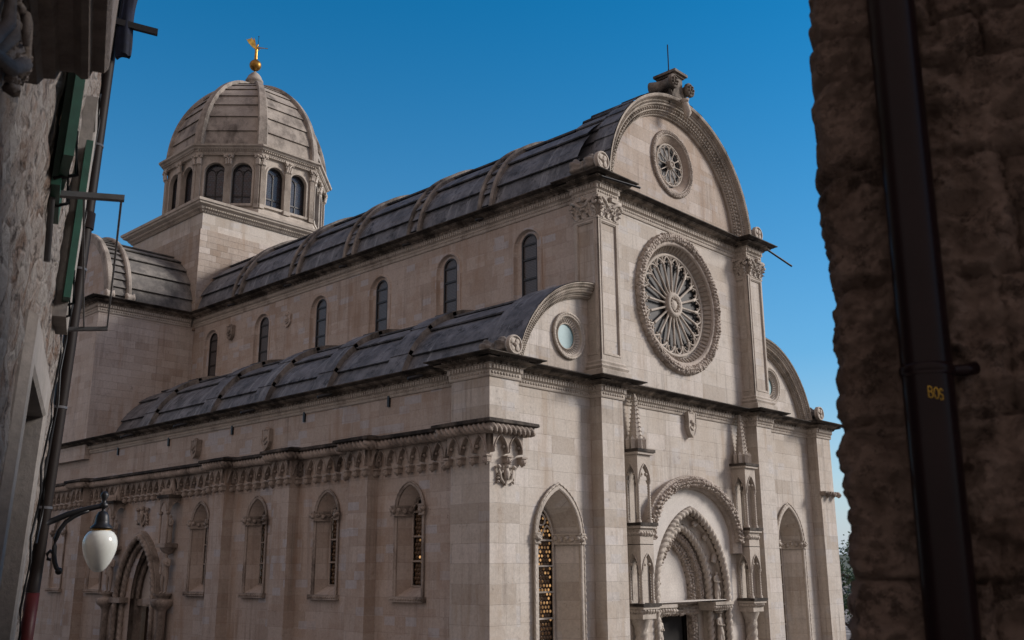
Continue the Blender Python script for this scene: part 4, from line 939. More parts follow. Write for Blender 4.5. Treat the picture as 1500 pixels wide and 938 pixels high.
# ---- shields, coats of arms and other carved ornaments
def shield(F2, a, b, w_, h, mat, name='carved_shield', tilt=0, scrolls=True, t=.1):
    m_ = MB(); ol = [(-.5, .5), (-.2, .44), (0, .5), (.2, .44), (.5, .5), (.46, .1), (.5, -.1), (.3, -.36), (0, -.52), (-.3, -.36), (-.5, -.1), (-.46, .1)]
    ol = [(x * w_, y * h) for x, y in ol]; ct, st = math.cos(tilt), math.sin(tilt); ol = [(a + x * ct - y * st, b + x * st + y * ct) for x, y in ol]
    m_.prism(ol[::-1], 0, t, F2); m_.tube([(x, y, t) for x, y in ol], .02, 6, True, F2)
    if scrolls:
        m_.ball((a, b + h * .5, t * .6), w_ * .2, F2, nz=.4); m_.ball((a + w_ * .1, b + .02, t), w_ * .16, F2, nz=.6); m_.ball((a - w_ * .12, b + h * .12, t), w_ * .13, F2, nz=.6); m_.tube([(a - w_ * .3, b - h * .1, t), (a, b - h * .22, t + .02), (a + w_ * .3, b - h * .08, t)], .03, 5, False, F2)
    return m_.build(name, mat, cath)
shield(FF, 9.2, 10.3, .42, .78, M['carved'], t=.16)
shield(F, 14.1, 10.02, .38, .62, M['carved_side'], t=.2); shield(F, 9.75, 9.95, .40, .66, M['carved_side'], t=.14)
Fn = FN(NX0); shield(Fn, 15.35, 15.55, .46, .52, M['side'], scrolls=True, t=.06); shield(Fn, 19.5, 15.75, .42, .62, M['carved_side'], t=.16)
def crest(F2, a, b, s, mat, name):
    m_ = MB(); m_.tube([(a, b - .45 * s, .05), (a, b, .1), (a, b + .4 * s, .06)], [.05 * s, .13 * s, .06 * s], 8, False, F2)
    m_.ball((a, b + .32 * s, .1), .11 * s, F2, nz=.5); m_.ball((a, b - .02 * s, .1), .17 * s, F2, nz=.5, sc=(.8, 1.5, .6))
    for sx in (-1, 1):
        m_.tube([(a + sx * .08 * s, b - .35 * s, .05), (a + sx * .3 * s, b - .2 * s, .07), (a + sx * .36 * s, b + .05 * s, .07), (a + sx * .44 * s, b + .3 * s, .06)], [.05 * s, .07 * s, .06 * s, .03 * s], 7, False, F2)
        for k in range(7):
            th = k * .45 - .3; m_.ball((a + sx * (.16 + .27 * math.cos(th)) * s, b + (-.22 + .3 * math.sin(th)) * s, .05), .065 * s, F2, nz=.7, seg=7, rings=5)
        m_.ball((a + sx * .43 * s, b + .27 * s, .08), .09 * s, F2, nz=.6)
    m_.build(name, mat, cath)
crest(frame((0, -.4, 0), (1, 0, 0), (0, 0, 1), (0, -1, 0)), .5, 8.2, .62, M['carved'], 'carved_crest'); crest(FF, 13.62, 7.82, .62, M['carved'], 'carved_crest')
m_ = MB(); m_.box(13.58, 8.1, 0, 13.66, 8.5, .07, FF); m_.box(13.5, 8.28, 0, 13.74, 8.36, .07, FF); m_.build('small_stone_cross', M['carved'], cath)
crest(F, 17.7, 7.9, .85, M['carved_side'], 'coat_of_arms')
for k in range(3):
    m_ = MB(); m_.box(16.95 + .42 * k, 8.47, .35, 17.2 + .42 * k, 8.62, .6, FF); m_.ball((17.08 + .42 * k, 8.5, .6), .1, FF, nz=.7); m_.build('corbel_stub', M['carved_side'], cath)
# iron spout rods at the cornices
for p0, p1 in (((4.25, -.75, 16.95), (4.72, -1.75, 16.45)), ((13.62, -.8, 16.9), (14.35, -1.3, 16.35))):
    m_ = MB(); m_.tube([p0, p1], .035, 6); m_.build('iron_spout', M['iron'], cath)
def spout(p0, p1, r): m_ = MB(); m_.tube([p0, p1], r, 8); m_.build('drain_spout', M['iron'], cath)
for y in (2.2, 6.2, 10.3, 14.6, 18.6):
    spout((.1, y, 10.95), (-.35, y + .05, 10.8), .045); m_ = MB(); m_.box(XN - .06, y + 1.6, 10.32, XN, y + 1.68, 10.62); m_.build('iron_anchor', M['iron'], cath)
for y in (4.2, 7.8, 11.4, 15.0, 19.2): spout((NX0 - .1, y, 16.98), (NX0 - .5, y - .05, 16.8), .05)

# ---------------------------------------------------------------- north portal
npo = MB(); FP = FN(PX0); Fw0 = FN(XN)
D = XN - PX0
orders = [(1.48, 7.25, 0), (1.3, 7.05, -.12), (1.1, 6.8, -.3), (.92, 6.6, -.5), (.74, 6.42, -.7)]
npo.strip([(a, b, 0) for a, b in arch(PY, 1.58, 5.0, 7.37, 14)], [(a, b, -D) for a, b in arch(PY, 1.58, 5.0, 7.37, 14)], False, FP)
npo.strip([(a, b, 0) for a, b in arch(PY, 1.58, 5.0, 7.37, 14)], [(a, b, 0) for a, b in arch(PY, 1.48, 5.0, 7.25, 14)], False, FP)
for (h0, a0, c0), (h1, a1, c1) in zip(orders, orders[1:]):
    P0 = [(PY + h0, 0)] + arch(PY, h0, 5.0, a0, 14) + [(PY - h0, 0)]; P1 = [(PY + h1, 0)] + arch(PY, h1, 5.0, a1, 14) + [(PY - h1, 0)]
    npo.strip([(a, b, c0) for a, b in P0], [(a, b, c1) for a, b in P0], False, FP); npo.strip([(a, b, c1) for a, b in P0], [(a, b, c1) for a, b in P1], False, FP)
for sx in (-1, 1): a_, b_ = sorted((PY + sx * 1.48, PY + sx * 1.95)); npo.box(a_, 0, -D, b_, 4.8, -.02, FP)
npo.box(PY - 2.4, 4.86, -D, PY - .9, 5.04, .12, FP); npo.box(PY + .9, 4.86, -D, PY + 2.4, 5.04, .12, FP); npo.box(PY - .9, 4.75, -.75, PY + .9, 4.98, -.55, FP)
nport = npo.build('north_portal', M['carved_side'], cath)
na = MB(); b3 = lambda half, apex, c: [(a, b, c) for a, b in arch(PY, half, 5.0, apex, 18)]
rope(na, b3(1.42, 7.18, .02), .105, .22, FP, 10, 2, .3, ref=(0, 0, 1)); rope(na, b3(1.2, 6.93, -.16), .1, .22, FP, 10, 2, .3, ref=(0, 0, 1)); leafy(na, b3(1.0, 6.7, -.38), .09, .2, FP, 10, ref=(0, 0, 1)); rope(na, b3(.86, 6.53, -.55), .075, .22, FP, 8, 2, .25, ref=(0, 0, 1), step=.05)
for sx in (-1, 1):
    for hh, c in ((1.42, .02), (1.2, -.16)): rope(na, [(PY + sx * hh, 0, c), (PY + sx * hh, 4.86, c)], .095, .22, FP, 10, 2, .3, ref=(0, 0, 1)); na.box(PY + sx * hh - .14, 2.6, c - .12, PY + sx * hh + .14, 2.9, c + .14, FP)
na.build('twisted_archivolt', M['carved_side'], nport)
tm = MB(); tm.sheet([opening(PY, .8, 4.98, 5.0, 6.5)], -.68, FP); tm.build('tympanum', M['tymp'], nport)
dr = MB(); dr.box(PY - 1.5, 0, -1.9, PY + 1.9, 5.2, -1.7, FP, 1); dr.box(PY + .25, 0, -.95, PY + .78, 4.7, -.88, FP); dr.build('door', [M['wood'], M['dark']], nport)  # first box is a dark block added against light leaking through
for sx in (-1, 1):
    cy = PY + sx * 2.1; tb = MB()
    tb.box(cy - .42, 8.42, -D, cy + .42, 8.52, .3, FP, 1); tb.box(cy - .34, 6.74, -D, cy + .34, 6.88, .26, FP); tb.lathe([(.3, 6.74), (.2, 6.6), (.05, 6.5)], (cy, 0, 0), lambda p_, q_, r_: FP(p_, r_, -.05 + q_), 10)
    for F2, wd in ((frame(FP(cy - .3, 0, .22), (0, 1, 0), (0, 0, 1), (-1, 0, 0)), .6), (frame(FP(cy - .3, 0, -.4), (-1, 0, 0), (0, 0, 1), (0, -1, 0)), .62)):
        o_ = arch(wd / 2, wd / 2 - .08, 7.95, 8.3, 8); tb.wall([(0, 7.9), (.08, 7.9)] + o_[::-1] + [(wd - .08, 7.9), (wd, 7.9), (wd, 8.42), (0, 8.42)], [], 0, F2); tb.tube([(p_, q_, .01) for p_, q_ in o_], .025, 5, False, F2)
    for px_, pc in ((cy - .26, .18), (cy + .26, .18), (cy - .26, -.36)): tb.tube([(px_, 6.88, pc), (px_, 7.95, pc)], .045, 8, False, FP); tb.ball((px_, 7.9, pc), .08, FP, seg=7, rings=5)
    for k in range(5): tb.lathe([(.07, 8.52), (.07, 8.66), (0, 8.78)], (cy - .26 + .13 * k, 0, 0), lambda p_, q_, r_: FP(p_, r_, .16 + q_), 4, smooth=False)
    tb.lathe([(.2, 8.52), (.16, 8.66), (.03, 9.1), (0, 9.15)], (cy, 0, 0), lambda p_, q_, r_: FP(p_, r_, -.05 + q_), 8, smooth=False)
    t_ = tb.build('tabernacle', [M['carved_side'], M['crust']], nport)
    place_fig('saint_statue', saint_side, FP(cy, 6.88, -.08), 1.0, (-1, 0), nport); place_fig('nude_statue', adam_me, FP(cy - .02, 5.2, .0), 1.42, (-1, -.25), nport)
    pd_ = MB(); pd_.lathe([(.3, 5.22), (.3, 5.16), (.2, 5.1), (.22, 5.04), (.34, 5.02), (.4, 4.95), (.34, 4.8), (.2, 4.7), (.15, 4.6), (.14, 0)], (cy, 0, 0), lambda p_, q_, r_: FP(p_, r_, q_ + .02), 14); pd_.build('statue_column', M['carved_side'], nport)
# statue and ball finials on the transept gable
m_ = MB(); m_.lathe([(.25, 20.85), (.2, 21.0), (.12, 21.1), (.25, 21.35), (.28, 21.5), (.15, 21.72), (.1, 21.85), (.16, 22.0), (.14, 22.15), (.05, 22.25), (0, 22.3)], (.5, TYC, 0), None, 14); m_.build('ball_finial', M['carved'], cath)
# plain east end and south side so the building closes
m_ = MB(); m_.box(W - XN - .5, .9, 0, W - XN, 34, ZL + .1); m_.build('south_aisle_wall', M['side'], cath)
m_ = MB(); m_.box(NX0 + .3, TY1, 0, NX1 - .3, 34, 16); m_.box(XN + .05, L1, 0, W - XN - .05, 33.9, ZL); m_.build('east_end_wall', M['side'], cath)
m_ = MB(); m_.box(2.2, .9, 0, W - 2.2, .95, 10); m_.build('dark_backing', M['dark'], cath)  # added dark sheet behind the facade, keeps the hollow inside unlit
m_ = MB(); m_.box(5.8, -1.6, .0, 12.2, -.45, .18); m_.box(6.1, -1.2, .18, 11.9, -.45, .36); m_.build('portal_steps', M['wall'], cath)

# ================================================================ THE LANE: house on the left, wall on the right
LU = Vector((.39611, .91820, 0)); LN = Vector((.91820, -.39611, 0))          # along the lane, and across it to the right
def LP(s, L, z): return CAM + LU * s + LN * L + Vector((0, 0, z))            # lane coordinates, z from eye level
def HW(s, z, off): return LP(s, -.385 + .034 * z + off, z)                    # on the leaning house front
def rubble(name, pale, brown, dark, sc, mort, amt=1.0, rough=.92):
    m, t, b = newmat(name)
    tc = t.nodes.new('ShaderNodeTexCoord'); nz = N(t, 'ShaderNodeTexNoise', Scale=3.0, Detail=4); t.links.new(tc.outputs['Object'], nz.inputs['Vector'])
    ad = N(t, 'ShaderNodeVectorMath', operation='MULTIPLY_ADD'); t.links.new(nz.outputs[1], ad.inputs[0]); ad.inputs[1].default_value = (.18, .18, .14); t.links.new(tc.outputs['Object'], ad.inputs[2])
    v = N(t, 'ShaderNodeTexVoronoi', feature='F1', Scale=sc); t.links.new(ad.outputs[0], v.inputs['Vector'])
    e = N(t, 'ShaderNodeTexVoronoi', feature='DISTANCE_TO_EDGE', Scale=sc); t.links.new(ad.outputs[0], e.inputs['Vector'])
    sp = t.nodes.new('ShaderNodeSeparateColor'); t.links.new(v.outputs['Color'], sp.inputs[0])
    col = mixc(t, ramp(t, sp.outputs[0], .2, .8), pale, brown)
    col = mixc(t, ramp(t, obj_noise(t, 5, 9, .75, off=2), .48, .62), col, pale)
    col = mixc(t, ramp(t, obj_noise(t, 9, 9, .78, off=6), .56, .66), col, mixc(t, .8 * amt, col, dark))
    col = mixc(t, ramp(t, e.outputs[0], .0, .05, (1, 1, 1), (0, 0, 0)), col, mixc(t, .3, col, mort))
    col = mixc(t, ramp(t, obj_noise(t, 6, 10, .78, off=12), .46, .56), col, mixc(t, .75, col, pale)); col = mixc(t, ramp(t, obj_noise(t, 8.5, 10, .8, off=17), .53, .60), col, mixc(t, .85 * amt, col, dark))
    t.links.new(col, b.inputs['Base Color']); b.inputs['Roughness'].default_value = rough; b.inputs['Specular IOR Level'].default_value = .15
    h = N(t, 'ShaderNodeMath', operation='MULTIPLY_ADD'); t.links.new(ramp(t, e.outputs[0], 0, .12), h.inputs[0]); h.inputs[1].default_value = .3; t.links.new(obj_noise(t, 11, 10, .8), h.inputs[2])
    bump(t, b, h.outputs[0], 1.0, .09); return m
M['rubble'] = rubble('pinkish rubble stone with pale mortar', (.44, .385, .34), (.25, .165, .12), (.045, .028, .021), 6.5, (.2, .18, .17))
M['rubble_dark'] = rubble('brown rubble stone', (.37, .275, .225), (.22, .155, .122), (.05, .036, .029), 7.0, (.16, .115, .09), .8)
M['console'] = carved('grey brown carved console stone', (.16, .13, .112), (.24, .2, .175), (.05, .04, .033), bs=.8, sc=6)
M['trim'] = carved('pale dressed window stone', (.22, .20, .18), (.28, .255, .235), (.13, .105, .085), amt=.35, bs=.25)
M['green'] = plain('green painted shutter wood', (.014, .13, .07), .5, var=.35, bs=.3)
M['greendark'] = plain('dark green shutter frame', (.008, .06, .036), .5, var=.3)
M['pipe'] = plain('dark brown painted metal pipe', (.012, .0075, .006), .55, 0, var=.25)
M['redpipe'] = plain('dark red painted pipe foot', (.05, .008, .008), .45, var=.25)
M['blackpipe'] = plain('black plastic pipe', (.010, .0048, .0055), .28, var=.2)
M['opal'] = plain('opal white lamp glass', (.77, .78, .71), .16, var=.06)
M['grey'] = plain('weathered grey metal bar', (.10, .095, .095), .5, .4, var=.3)
M['denim'] = plain('dark blue cloth', (.004, .007, .024), .9, var=.5)
M['yellow'] = plain('faded yellow paint', (.36, .22, .02), .8, var=.6)

house = thing('stone_house', 'old rubble stone house in shade with green shutters, leaning along the left of the lane', 'house', LP(5, -1.2, -6))
WIN = (5.15, 7.2, -1.0, 1.13)
S0, S1, Z0, Z1 = 2.25, 8.95, -6.0, 7.5
mb = MB()
def hw_disp(s, z):
    p = Vector((s * 3.2, z * 3.6, 1.7)); d = noise.voronoi(p)[0]
    return .020 * min(1, (d[1] - d[0]) * 2.2) + .016 * noise.fractal(Vector((s * 5, z * 5, 3)), 1, 2, 4) - .012
ss = [S0 + (S1 - S0) * i / 110 for i in range(111)]; zs = [Z0 + i * .25 for i in range(16)] + [-2 + .045 * i for i in range(178)] + [6.05 + .3 * i for i in range(1, 6)]
gridv = [(s, z, hw_disp(s, z)) for z in zs for s in ss]; nS = len(ss); fs = []
for j in range(len(zs) - 1):
    for i in range(nS - 1):
        sm_, zm = (ss[i] + ss[i + 1]) / 2, (zs[j] + zs[j + 1]) / 2
        if WIN[0] < sm_ < WIN[1] and WIN[2] < zm < WIN[3]: continue
        fs.append((j * nS + i, j * nS + i + 1, (j + 1) * nS + i + 1, (j + 1) * nS + i))
mb.add(gridv, fs, HW, 0, True)
edge = [gridv[j * nS + nS - 1] for j in range(len(zs))]; back = [(s, z, o - 4.2) for s, z, o in edge]
mb.strip(edge, back, False, HW); edge0 = [gridv[j * nS] for j in range(len(zs))]; mb.strip(edge0, [(s, z, o - 4.2) for s, z, o in edge0], False, HW)
mb.add([(S0, Z1 + .0, 0), (S1, Z1, 0), (S1, Z1 + 1.2, -4.2), (S0, Z1 + 1.2, -4.2)], [(0, 1, 2, 3)], HW); mb.add([(S0, Z0, -4.2), (S1, Z0, -4.2), (S1, Z1 + 1.2, -4.2), (S0, Z1 + 1.2, -4.2)], [(0, 1, 2, 3)], HW)
mb.build('rubble_wall', M['rubble'], house)
# lower window with its pale dressed frame
s0, s1, z0, z1 = WIN
mb = MB(); loop = [(s0, z0), (s1, z0), (s1, z1), (s0, z1)]
mb.sweep([(s0 + .16, z0 + .16), (s1 - .16, z0 + .16), (s1 - .16, z1 - .16), (s0 + .16, z1 - .16)], [(0, -.3), (0, .03), (.02, .045), (.22, .045), (.24, .0), (.24, -.05)], True, HW)
wo = mb.build('window', M['trim'], house)
mb = MB(); mb.add([(s0, z0, -.26), (s1, z0, -.26), (s1, z1, -.26), (s0, z1, -.26)], [(0, 1, 2, 3)], HW); mb.build('dark_pane', M['dark'], wo)
mb = MB(); mb.box(s1 - .5, z0 + .16, -.24, s1 - .42, z1 - .16, -.18, HW); mb.box(s0 + .2, z0 + .5, -.24, s1 - .2, z0 + .56, -.19, HW); mb.build('casement_bars', M['wood'], wo)
# upper window frames
for (a, b, z0_, z1_) in ((7.0, 7.55, 1.65, 3.24), (7.05, 7.58, 3.98, 5.6)):
    mb = MB(); mb.sweep([(a + .14, z0_ + .14), (b - .14, z0_ + .14), (b - .14, z1_ - .14), (a + .14, z1_ - .14)], [(0, -.25), (0, .02), (.02, .035), (.05, .03), (.07, .045), (.1, .05), (.11, .07), (.15, .08), (.15, -.05)], True, HW)
    wo = mb.build('window', M['trim'], house)
    mb = MB(); mb.box(a + .1, z0_ + .1, -.02, b - .1, z1_ - .1, -.01 + .035, HW); mb.build('dark_pane', M['dark'], wo)
def shutter(sa, oa, sb_, ob, za, zb):
    mb = MB(); A, B = Vector((sa, oa)), Vector((sb_, ob)); d = (B - A); L = d.length; d.normalize(); n = Vector((d.y, -d.x))
    F2 = lambda a, b, c: HW(sa + d.x * a + n.x * c, b, oa + d.y * a + n.y * c)
    for a0, a1 in ((0, .07), (L - .07, L)): mb.box(a0, za, -.022, a1, zb, .022, F2)
    for z in (za, (za + zb) / 2, zb - .09): mb.box(.07, z, -.021, L - .07, z + .09, .021, F2)
    o = mb.build('shutter', M['greendark'], house)
    lv = MB(); nb = 5; st = (L - .14) / nb
    for k in range(nb): lv.box(.07 + st * k + .006, za + .09, -.012 - .004 * (k % 2), .07 + st * (k + 1) - .006, zb - .09, .013 + .004 * (k % 2), F2)
    lv.build('boards', M['green'], o)
    ir = MB(); ir.tube([F2(L * .5, za + .25, .03), F2(L * .5, za + .02, .06), F2(L * .5, za - .02, -.04)], .012, 6); ir.build('shutter_stay', M['iron'], o)
shutter(5.62, .012, 5.0, .035, 1.83, 3.2); shutter(5.3, .03, 4.72, .09, 1.88, 3.2)
shutter(7.62, .012, 7.12, .04, 1.72, 2.86); shutter(7.3, .03, 6.85, .075, 1.74, 2.86)
# carved console and moulded balcony slab overhead
mb = MB(); prof = [(-.05, 1.52), (.06, 1.52), (.075, 1.545), (.11, 1.55), (.12, 1.58), (.16, 1.585), (.185, 1.565), (.205, 1.57), (.215, 1.60), (.25, 1.60), (.262, 1.62), (.262, 2.1), (-.05, 2.1)]
mb.strip([(2.3, z, o) for o, z in prof], [(3.25, z, o) for o, z in prof], True, HW)
mb.add([(3.25, z, o) for o, z in prof], [tuple(range(len(prof)))], HW)
bal = mb.build('moulded_balcony_slab', M['console'], house)
mb = MB()
mb.prism([(2.35, 1.53), (3.1, 1.53), (3.08, 1.40), (2.9, 1.36), (2.7, 1.22), (2.5, 1.16), (2.35, 1.05)], -.03, .02, HW)
rgc = random.Random(5)
for k in range(70):
    th = k * .42; q = 1 - k * .012; mb.ball((2.78 + .22 * math.cos(th) * q, 1.42 + .14 * math.sin(th) * q, .03 + rgc.uniform(0, .012)), rgc.uniform(.012, .022), HW, seg=7, rings=5, nz=.8, sc=(1.3, 1, 1))
for k in range(5): mb.tube([(2.42 + .13 * k, 1.2 + .05 * k, .025), (2.5 + .12 * k, 1.32 + .03 * k, .05), (2.56 + .12 * k, 1.44, .035), (2.5 + .12 * k, 1.5, .045)], [.012, .018, .014, .008], 7, False, HW)
mb.tube([(2.4, 1.2, .03), (2.6, 1.25, .06), (2.75, 1.34, .07), (2.9, 1.42, .05), (2.82, 1.5, .05), (2.7, 1.46, .06), (2.72, 1.38, .07)], [.012, .02, .022, .02, .018, .014, .008], 8, False, HW)
mb.build('carved_console', M['console'], bal)
# iron brackets with clothes lines
mb = MB()
def bar(p0, p1, h, wd):
    mb.add([p0 + Vector((0, 0, -h)) - LU * wd, p1 + Vector((0, 0, -h)) - LU * wd, p1 + Vector((0, 0, h)) - LU * wd, p0 + Vector((0, 0, h)) - LU * wd, p0 + Vector((0, 0, -h)) + LU * wd, p1 + Vector((0, 0, -h)) + LU * wd, p1 + Vector((0, 0, h)) + LU * wd, p0 + Vector((0, 0, h)) + LU * wd], [(0, 1, 2, 3), (4, 5, 6, 7), (0, 1, 5, 4), (1, 2, 6, 5), (2, 3, 7, 6), (3, 0, 4, 7)])
lines = thing('clothes_line', 'two grey metal brackets with thin cords stretched between them along the house wall', 'clothes line', LP(6.4, -.3, 1.6))
bar(LP(5.2, -.36, 1.85), LP(5.2, .03, 1.875), .014, .02); mb.tube([LP(5.2, -.31, 1.84), LP(5.22, -.3, 1.5)], .018, 6)
mb.build('bracket', M['grey'], lines); mb = MB()
bar(LP(7.6, -.36, 1.68), LP(7.6, .016, 1.72), .013, .02); mb.build('bracket', M['grey'], lines)
for a, b in (((5.2, .016, 1.87), (7.6, .011, 1.735)), ((5.2, -.162, 1.855), (7.6, -.145, 1.715))):
    mb = MB(); P = [LP(*(a[k] + (b[k] - a[k]) * i / 8 - (.03 * math.sin(PI * i / 8) if k == 2 else 0) for k in range(3))) for i in range(9)]; mb.tube(P, .006, 6); mb.build('cord', M['grey'], lines)
mb = MB(); bar(LP(8.9, -.3, 4.93), LP(8.9, .2, 4.89), .03, .02); mb.build('iron_arm', M['iron'], house)
# jacket hanging from the top arm
mb = MB(); rows = []
for j in range(22):
    v = j / 21; z = 5.6 - 1.0 * v; row = []
    wd = .075 + .006 * math.sin(v * 9) - .012 * v; cx = -.065 - .018 * v + .008 * math.sin(v * 7)
    for i in range(40):
        u = i / 39 * 2 * PI; q = 1 + .13 * math.sin(5 * u + v * 3) * (.3 + v) + .07 * math.sin(9 * u - v * 5); cu = math.cos(u)
        row.append(LP(8.93 + .045 * math.sin(u) * q, cx + wd * (abs(cu) ** .7 * (1 if cu > 0 else -1)) * (1 + .05 * q), z + .012 * math.sin(4 * u + 2) * v + .02 * cu * v))
    rows.append(row)
for A_, B_ in zip(rows, rows[1:]): mb.strip(A_, B_, True, None, 0, True)
mb.add(rows[-1], [tuple(range(40))])
jk = mb.build('hanging_jacket', M['denim']); jk['label'] = 'dark blue garment hung out on the iron arm high on the house wall'; jk['category'] = 'garment'
# black cables along the wall
for s_, off, za, zb in ((7.9, .02, -.6, 1.72), (8.35, .03, .2, 3.9)):
    mb = MB(); mb.tube([HW(s_ + .05 * math.sin(k * 1.3), za + (zb - za) * k / 14, off + .015 + .012 * math.sin(k * 2.1)) for k in range(15)], .009, 6); mb.build('cable', M['iron'], house)
# drainpipe at the house corner
dp = thing('drainpipe', 'dark brown drainpipe with a red foot running down the corner of the left house', 'drainpipe', LP(9.02, -.5, -6))
def DPp(z): return LP(9.02, -.3435 + .0378 * z if z < 1.8 else -.2755 + .0275 * (z - 1.8), z)
mb = MB(); mb.tube([DPp(-.17 + .2 * k) for k in range(36)], .056, 16); mb.build('pipe', M['pipe'], dp)
mb = MB(); mb.tube([DPp(z) for z in (-6, -4, -2, -.6, -.172)], .058, 16); mb.build('pipe_foot', M['redpipe'], dp)
for z, hh, r_ in ((3.72, .01, .06), (2.55, .01, .06), (1.33, .01, .06), (.5, .01, .06), (5.0, .01, .06), (3.0, .075, .07)): mb = MB(); mb.tube([DPp(z - hh), DPp(z + hh)], r_, 16); mb.build('joint_ring', M['grey'] if hh < .05 else M['pipe'], dp)
# wall lamp
lamp = thing('wall_lamp', 'white egg-shaped glass street lamp on a curved black iron bracket at the house corner', 'street lamp', LP(8.98, -.3, 0))
mb = MB(); sL = 9.0
mb.tube([LP(sL, a, b) for a, b in ((-.33, .36), (-.244, .40), (-.142, .45), (-.032, .485), (.06, .51), (.152, .53))], [.026, .026, .025, .024, .022, .02], 10, ref=(0, 0, 1))
cv = [(-.175, .0), (-.19, .022), (-.205, .06), (-.217, .12), (-.22, .19), (-.217, .25), (-.195, .32), (-.156, .385), (-.10, .43), (-.045, .462), (.01, .482)]
mb.tube([LP(sL, a, b) for a, b in cv], .019, 10); mb.tube([LP(sL, a, b) for a, b in ((-.215, .13), (-.25, .155), (-.27, .13), (-.262, .09), (-.235, .085))], .014, 8)
mb.ball(LP(sL, -.17, -.005), .03); mb.build('bracket', M['iron'], lamp)
Fl = lambda a, b, c: LP(sL + a, .121 + b, c)
mb = MB(); mb.lathe([(0, .645), (.02, .635), (.034, .61), (.02, .575), (.016, .55), (.03, .54), (.03, .51), (.014, .5), (.014, .48), (.035, .47), (.05, .44), (.056, .40), (.058, .375), (.085, .35), (.092, .335), (.0, .333)], (0, 0, 0), Fl, 20); mb.build('lamp_cap', M['iron'], lamp)
mb = MB(); mb.lathe([(.072, .338), (.078, .326), (.072, .316), (.06, .316)], (.0, 0, 0), Fl, 20); mb.build('brass_collar', M['gold'], lamp)
mb = MB(); mb.lathe([(.07, .322), (.1, .305), (.122, .275), (.134, .235), (.1355, .2), (.13, .16), (.115, .11), (.092, .06), (.066, .02), (.04, -.006), (.02, -.014), (0, -.016)], (0, 0, 0), Fl, 36); mb.build('glass_globe', M['opal'], lamp)

# ---- right-hand wall: courses of rough stones ending in an uneven corner
RD_ = Vector((.31629, -.94867, 0)); RN = Vector((.94867, .31629, 0))        # along the wall to the right, and into the wall
def RP(a, z, depth): return CAM + RD_ * a + RN * (2.083 + depth) + Vector((0, 0, z))
wallR = thing('stone_building', 'dark rough stone building corner close by on the right', 'building', RP(1.5, -6, 3))
rnd = random.Random(12)
cz = [-6.0]
while cz[-1] < 6.5: cz.append(cz[-1] + rnd.choice((.1, .14, .19, .24, .3)) * rnd.uniform(.85, 1.15))
courses = []
for zA, zB in zip(cz, cz[1:]):
    js = [-.235 + rnd.uniform(-.014, .014)]
    while js[-1] < 3: js.append(js[-1] + rnd.uniform(.17, .40))
    courses.append((zA, zB, js, [rnd.uniform(-.022, .02) for _ in js], rnd.uniform(-.006, .006)))
import bisect
def course_at(z): return courses[max(0, min(len(courses) - 1, bisect.bisect_right(cz, z) - 1))]
def rdisp(a, z):
    zz = z + .018 * noise.noise(Vector((a * 5, z * 3, 7))); c = course_at(zz); aa = a + .012 * noise.noise(Vector((a * 6, z * 9, 1)))
    i = max(0, bisect.bisect_right(c[2], aa) - 1); dz = min(zz - c[0], c[1] - zz); da = min(aa - c[2][i], (c[2][i + 1] - aa) if i + 1 < len(c[2]) else 1) if i else (c[2][1] - aa)
    d = max(0, min(dz, da)); f = min(1, d / .014); f = f * f * (3 - 2 * f)
    n_ = noise.fractal(Vector((a * 12, z * 12, 2)), 1, 2.1, 6); h = noise.hetero_terrain(Vector((a * 17, z * 21, 5)), .8, 2.2, 5, .6)
    rg_ = noise.ridged_multi_fractal(Vector((a * 11, z * 15, 3)), .8, 2.3, 5, 1, 2)
    return -(c[3][i] * 1.0 + .022 * f + .024 * n_ + .026 * rg_ + .010 * h - .02)
def redge(z):
    zz = z + .018 * noise.noise(Vector((-1.2, z * 3, 7))); c = course_at(zz); dz = min(zz - c[0], c[1] - zz); f = max(0, min(1, dz / .04)); f = f * f * (3 - 2 * f)
    return c[2][0] - .020 * max(0, min(1, (1.1 - z) / .8)) + .012 * (1 - f) + .011 * noise.fractal(Vector((3, z * 6, 2)), 1, 2, 3) + .010 * noise.fractal(Vector((8, z * 24, 2)), .7, 2, 5)
zs = [-6 + .3 * i for i in range(18)] + [-.65 + .0065 * i for i in range(330)] + [1.5 + .06 * i for i in range(1, 19)]
cols = [(-.02, 10.0), (-.01, 4.0), (-.006, 1.2), (-.003, .45), (0, .2), (0, .12), (0, .07), (.002, .04), (.007, .018), (.016, .006)] + [(.026 + .0065 * k, 0) for k in range(92)] + [(.63 + .1 * k, 0) for k in range(1, 26)]
mb = MB(); V = []
for z in zs:
    e = redge(z)
    for da, dd in cols:
        a = e + da
        if dd >= .04: V.append((a + .012 * noise.fractal(Vector((dd * 9, z * 9, 4)), 1, 2, 4) if dd < 1 else a, z, dd))
        else: V.append((a, z, dd + rdisp(a, z) * (1 if dd == 0 else .6)))
nC = len(cols); mb.add(V, [(j * nC + i, j * nC + i + 1, (j + 1) * nC + i + 1, (j + 1) * nC + i) for j in range(len(zs) - 1) for i in range(nC - 1)], RP, 0, True)
zt = zs[-1]; mb.add([(-.24, zt, .03), (2.9, zt, .03), (2.9, zt + .6, 10), (-.24, zt + .6, 10)], [(0, 1, 2, 3)], RP)
mb.add([(2.85, -6, 0), (2.85, zt, 0), (2.85, zt + .6, 10), (2.85, -6, 10)], [(0, 1, 2, 3)], RP)
mb.build('rough_stone_wall', M['rubble_dark'], wallR)
dp2 = thing('drainpipe', 'thick black drainpipe with a yellow scrawl on it, standing close against the right stone wall', 'drainpipe', RP(-.06, -6, -.09))
pa_c = lambda z: RP(-.055 - .011 * (1.2 - z), z, -.095)
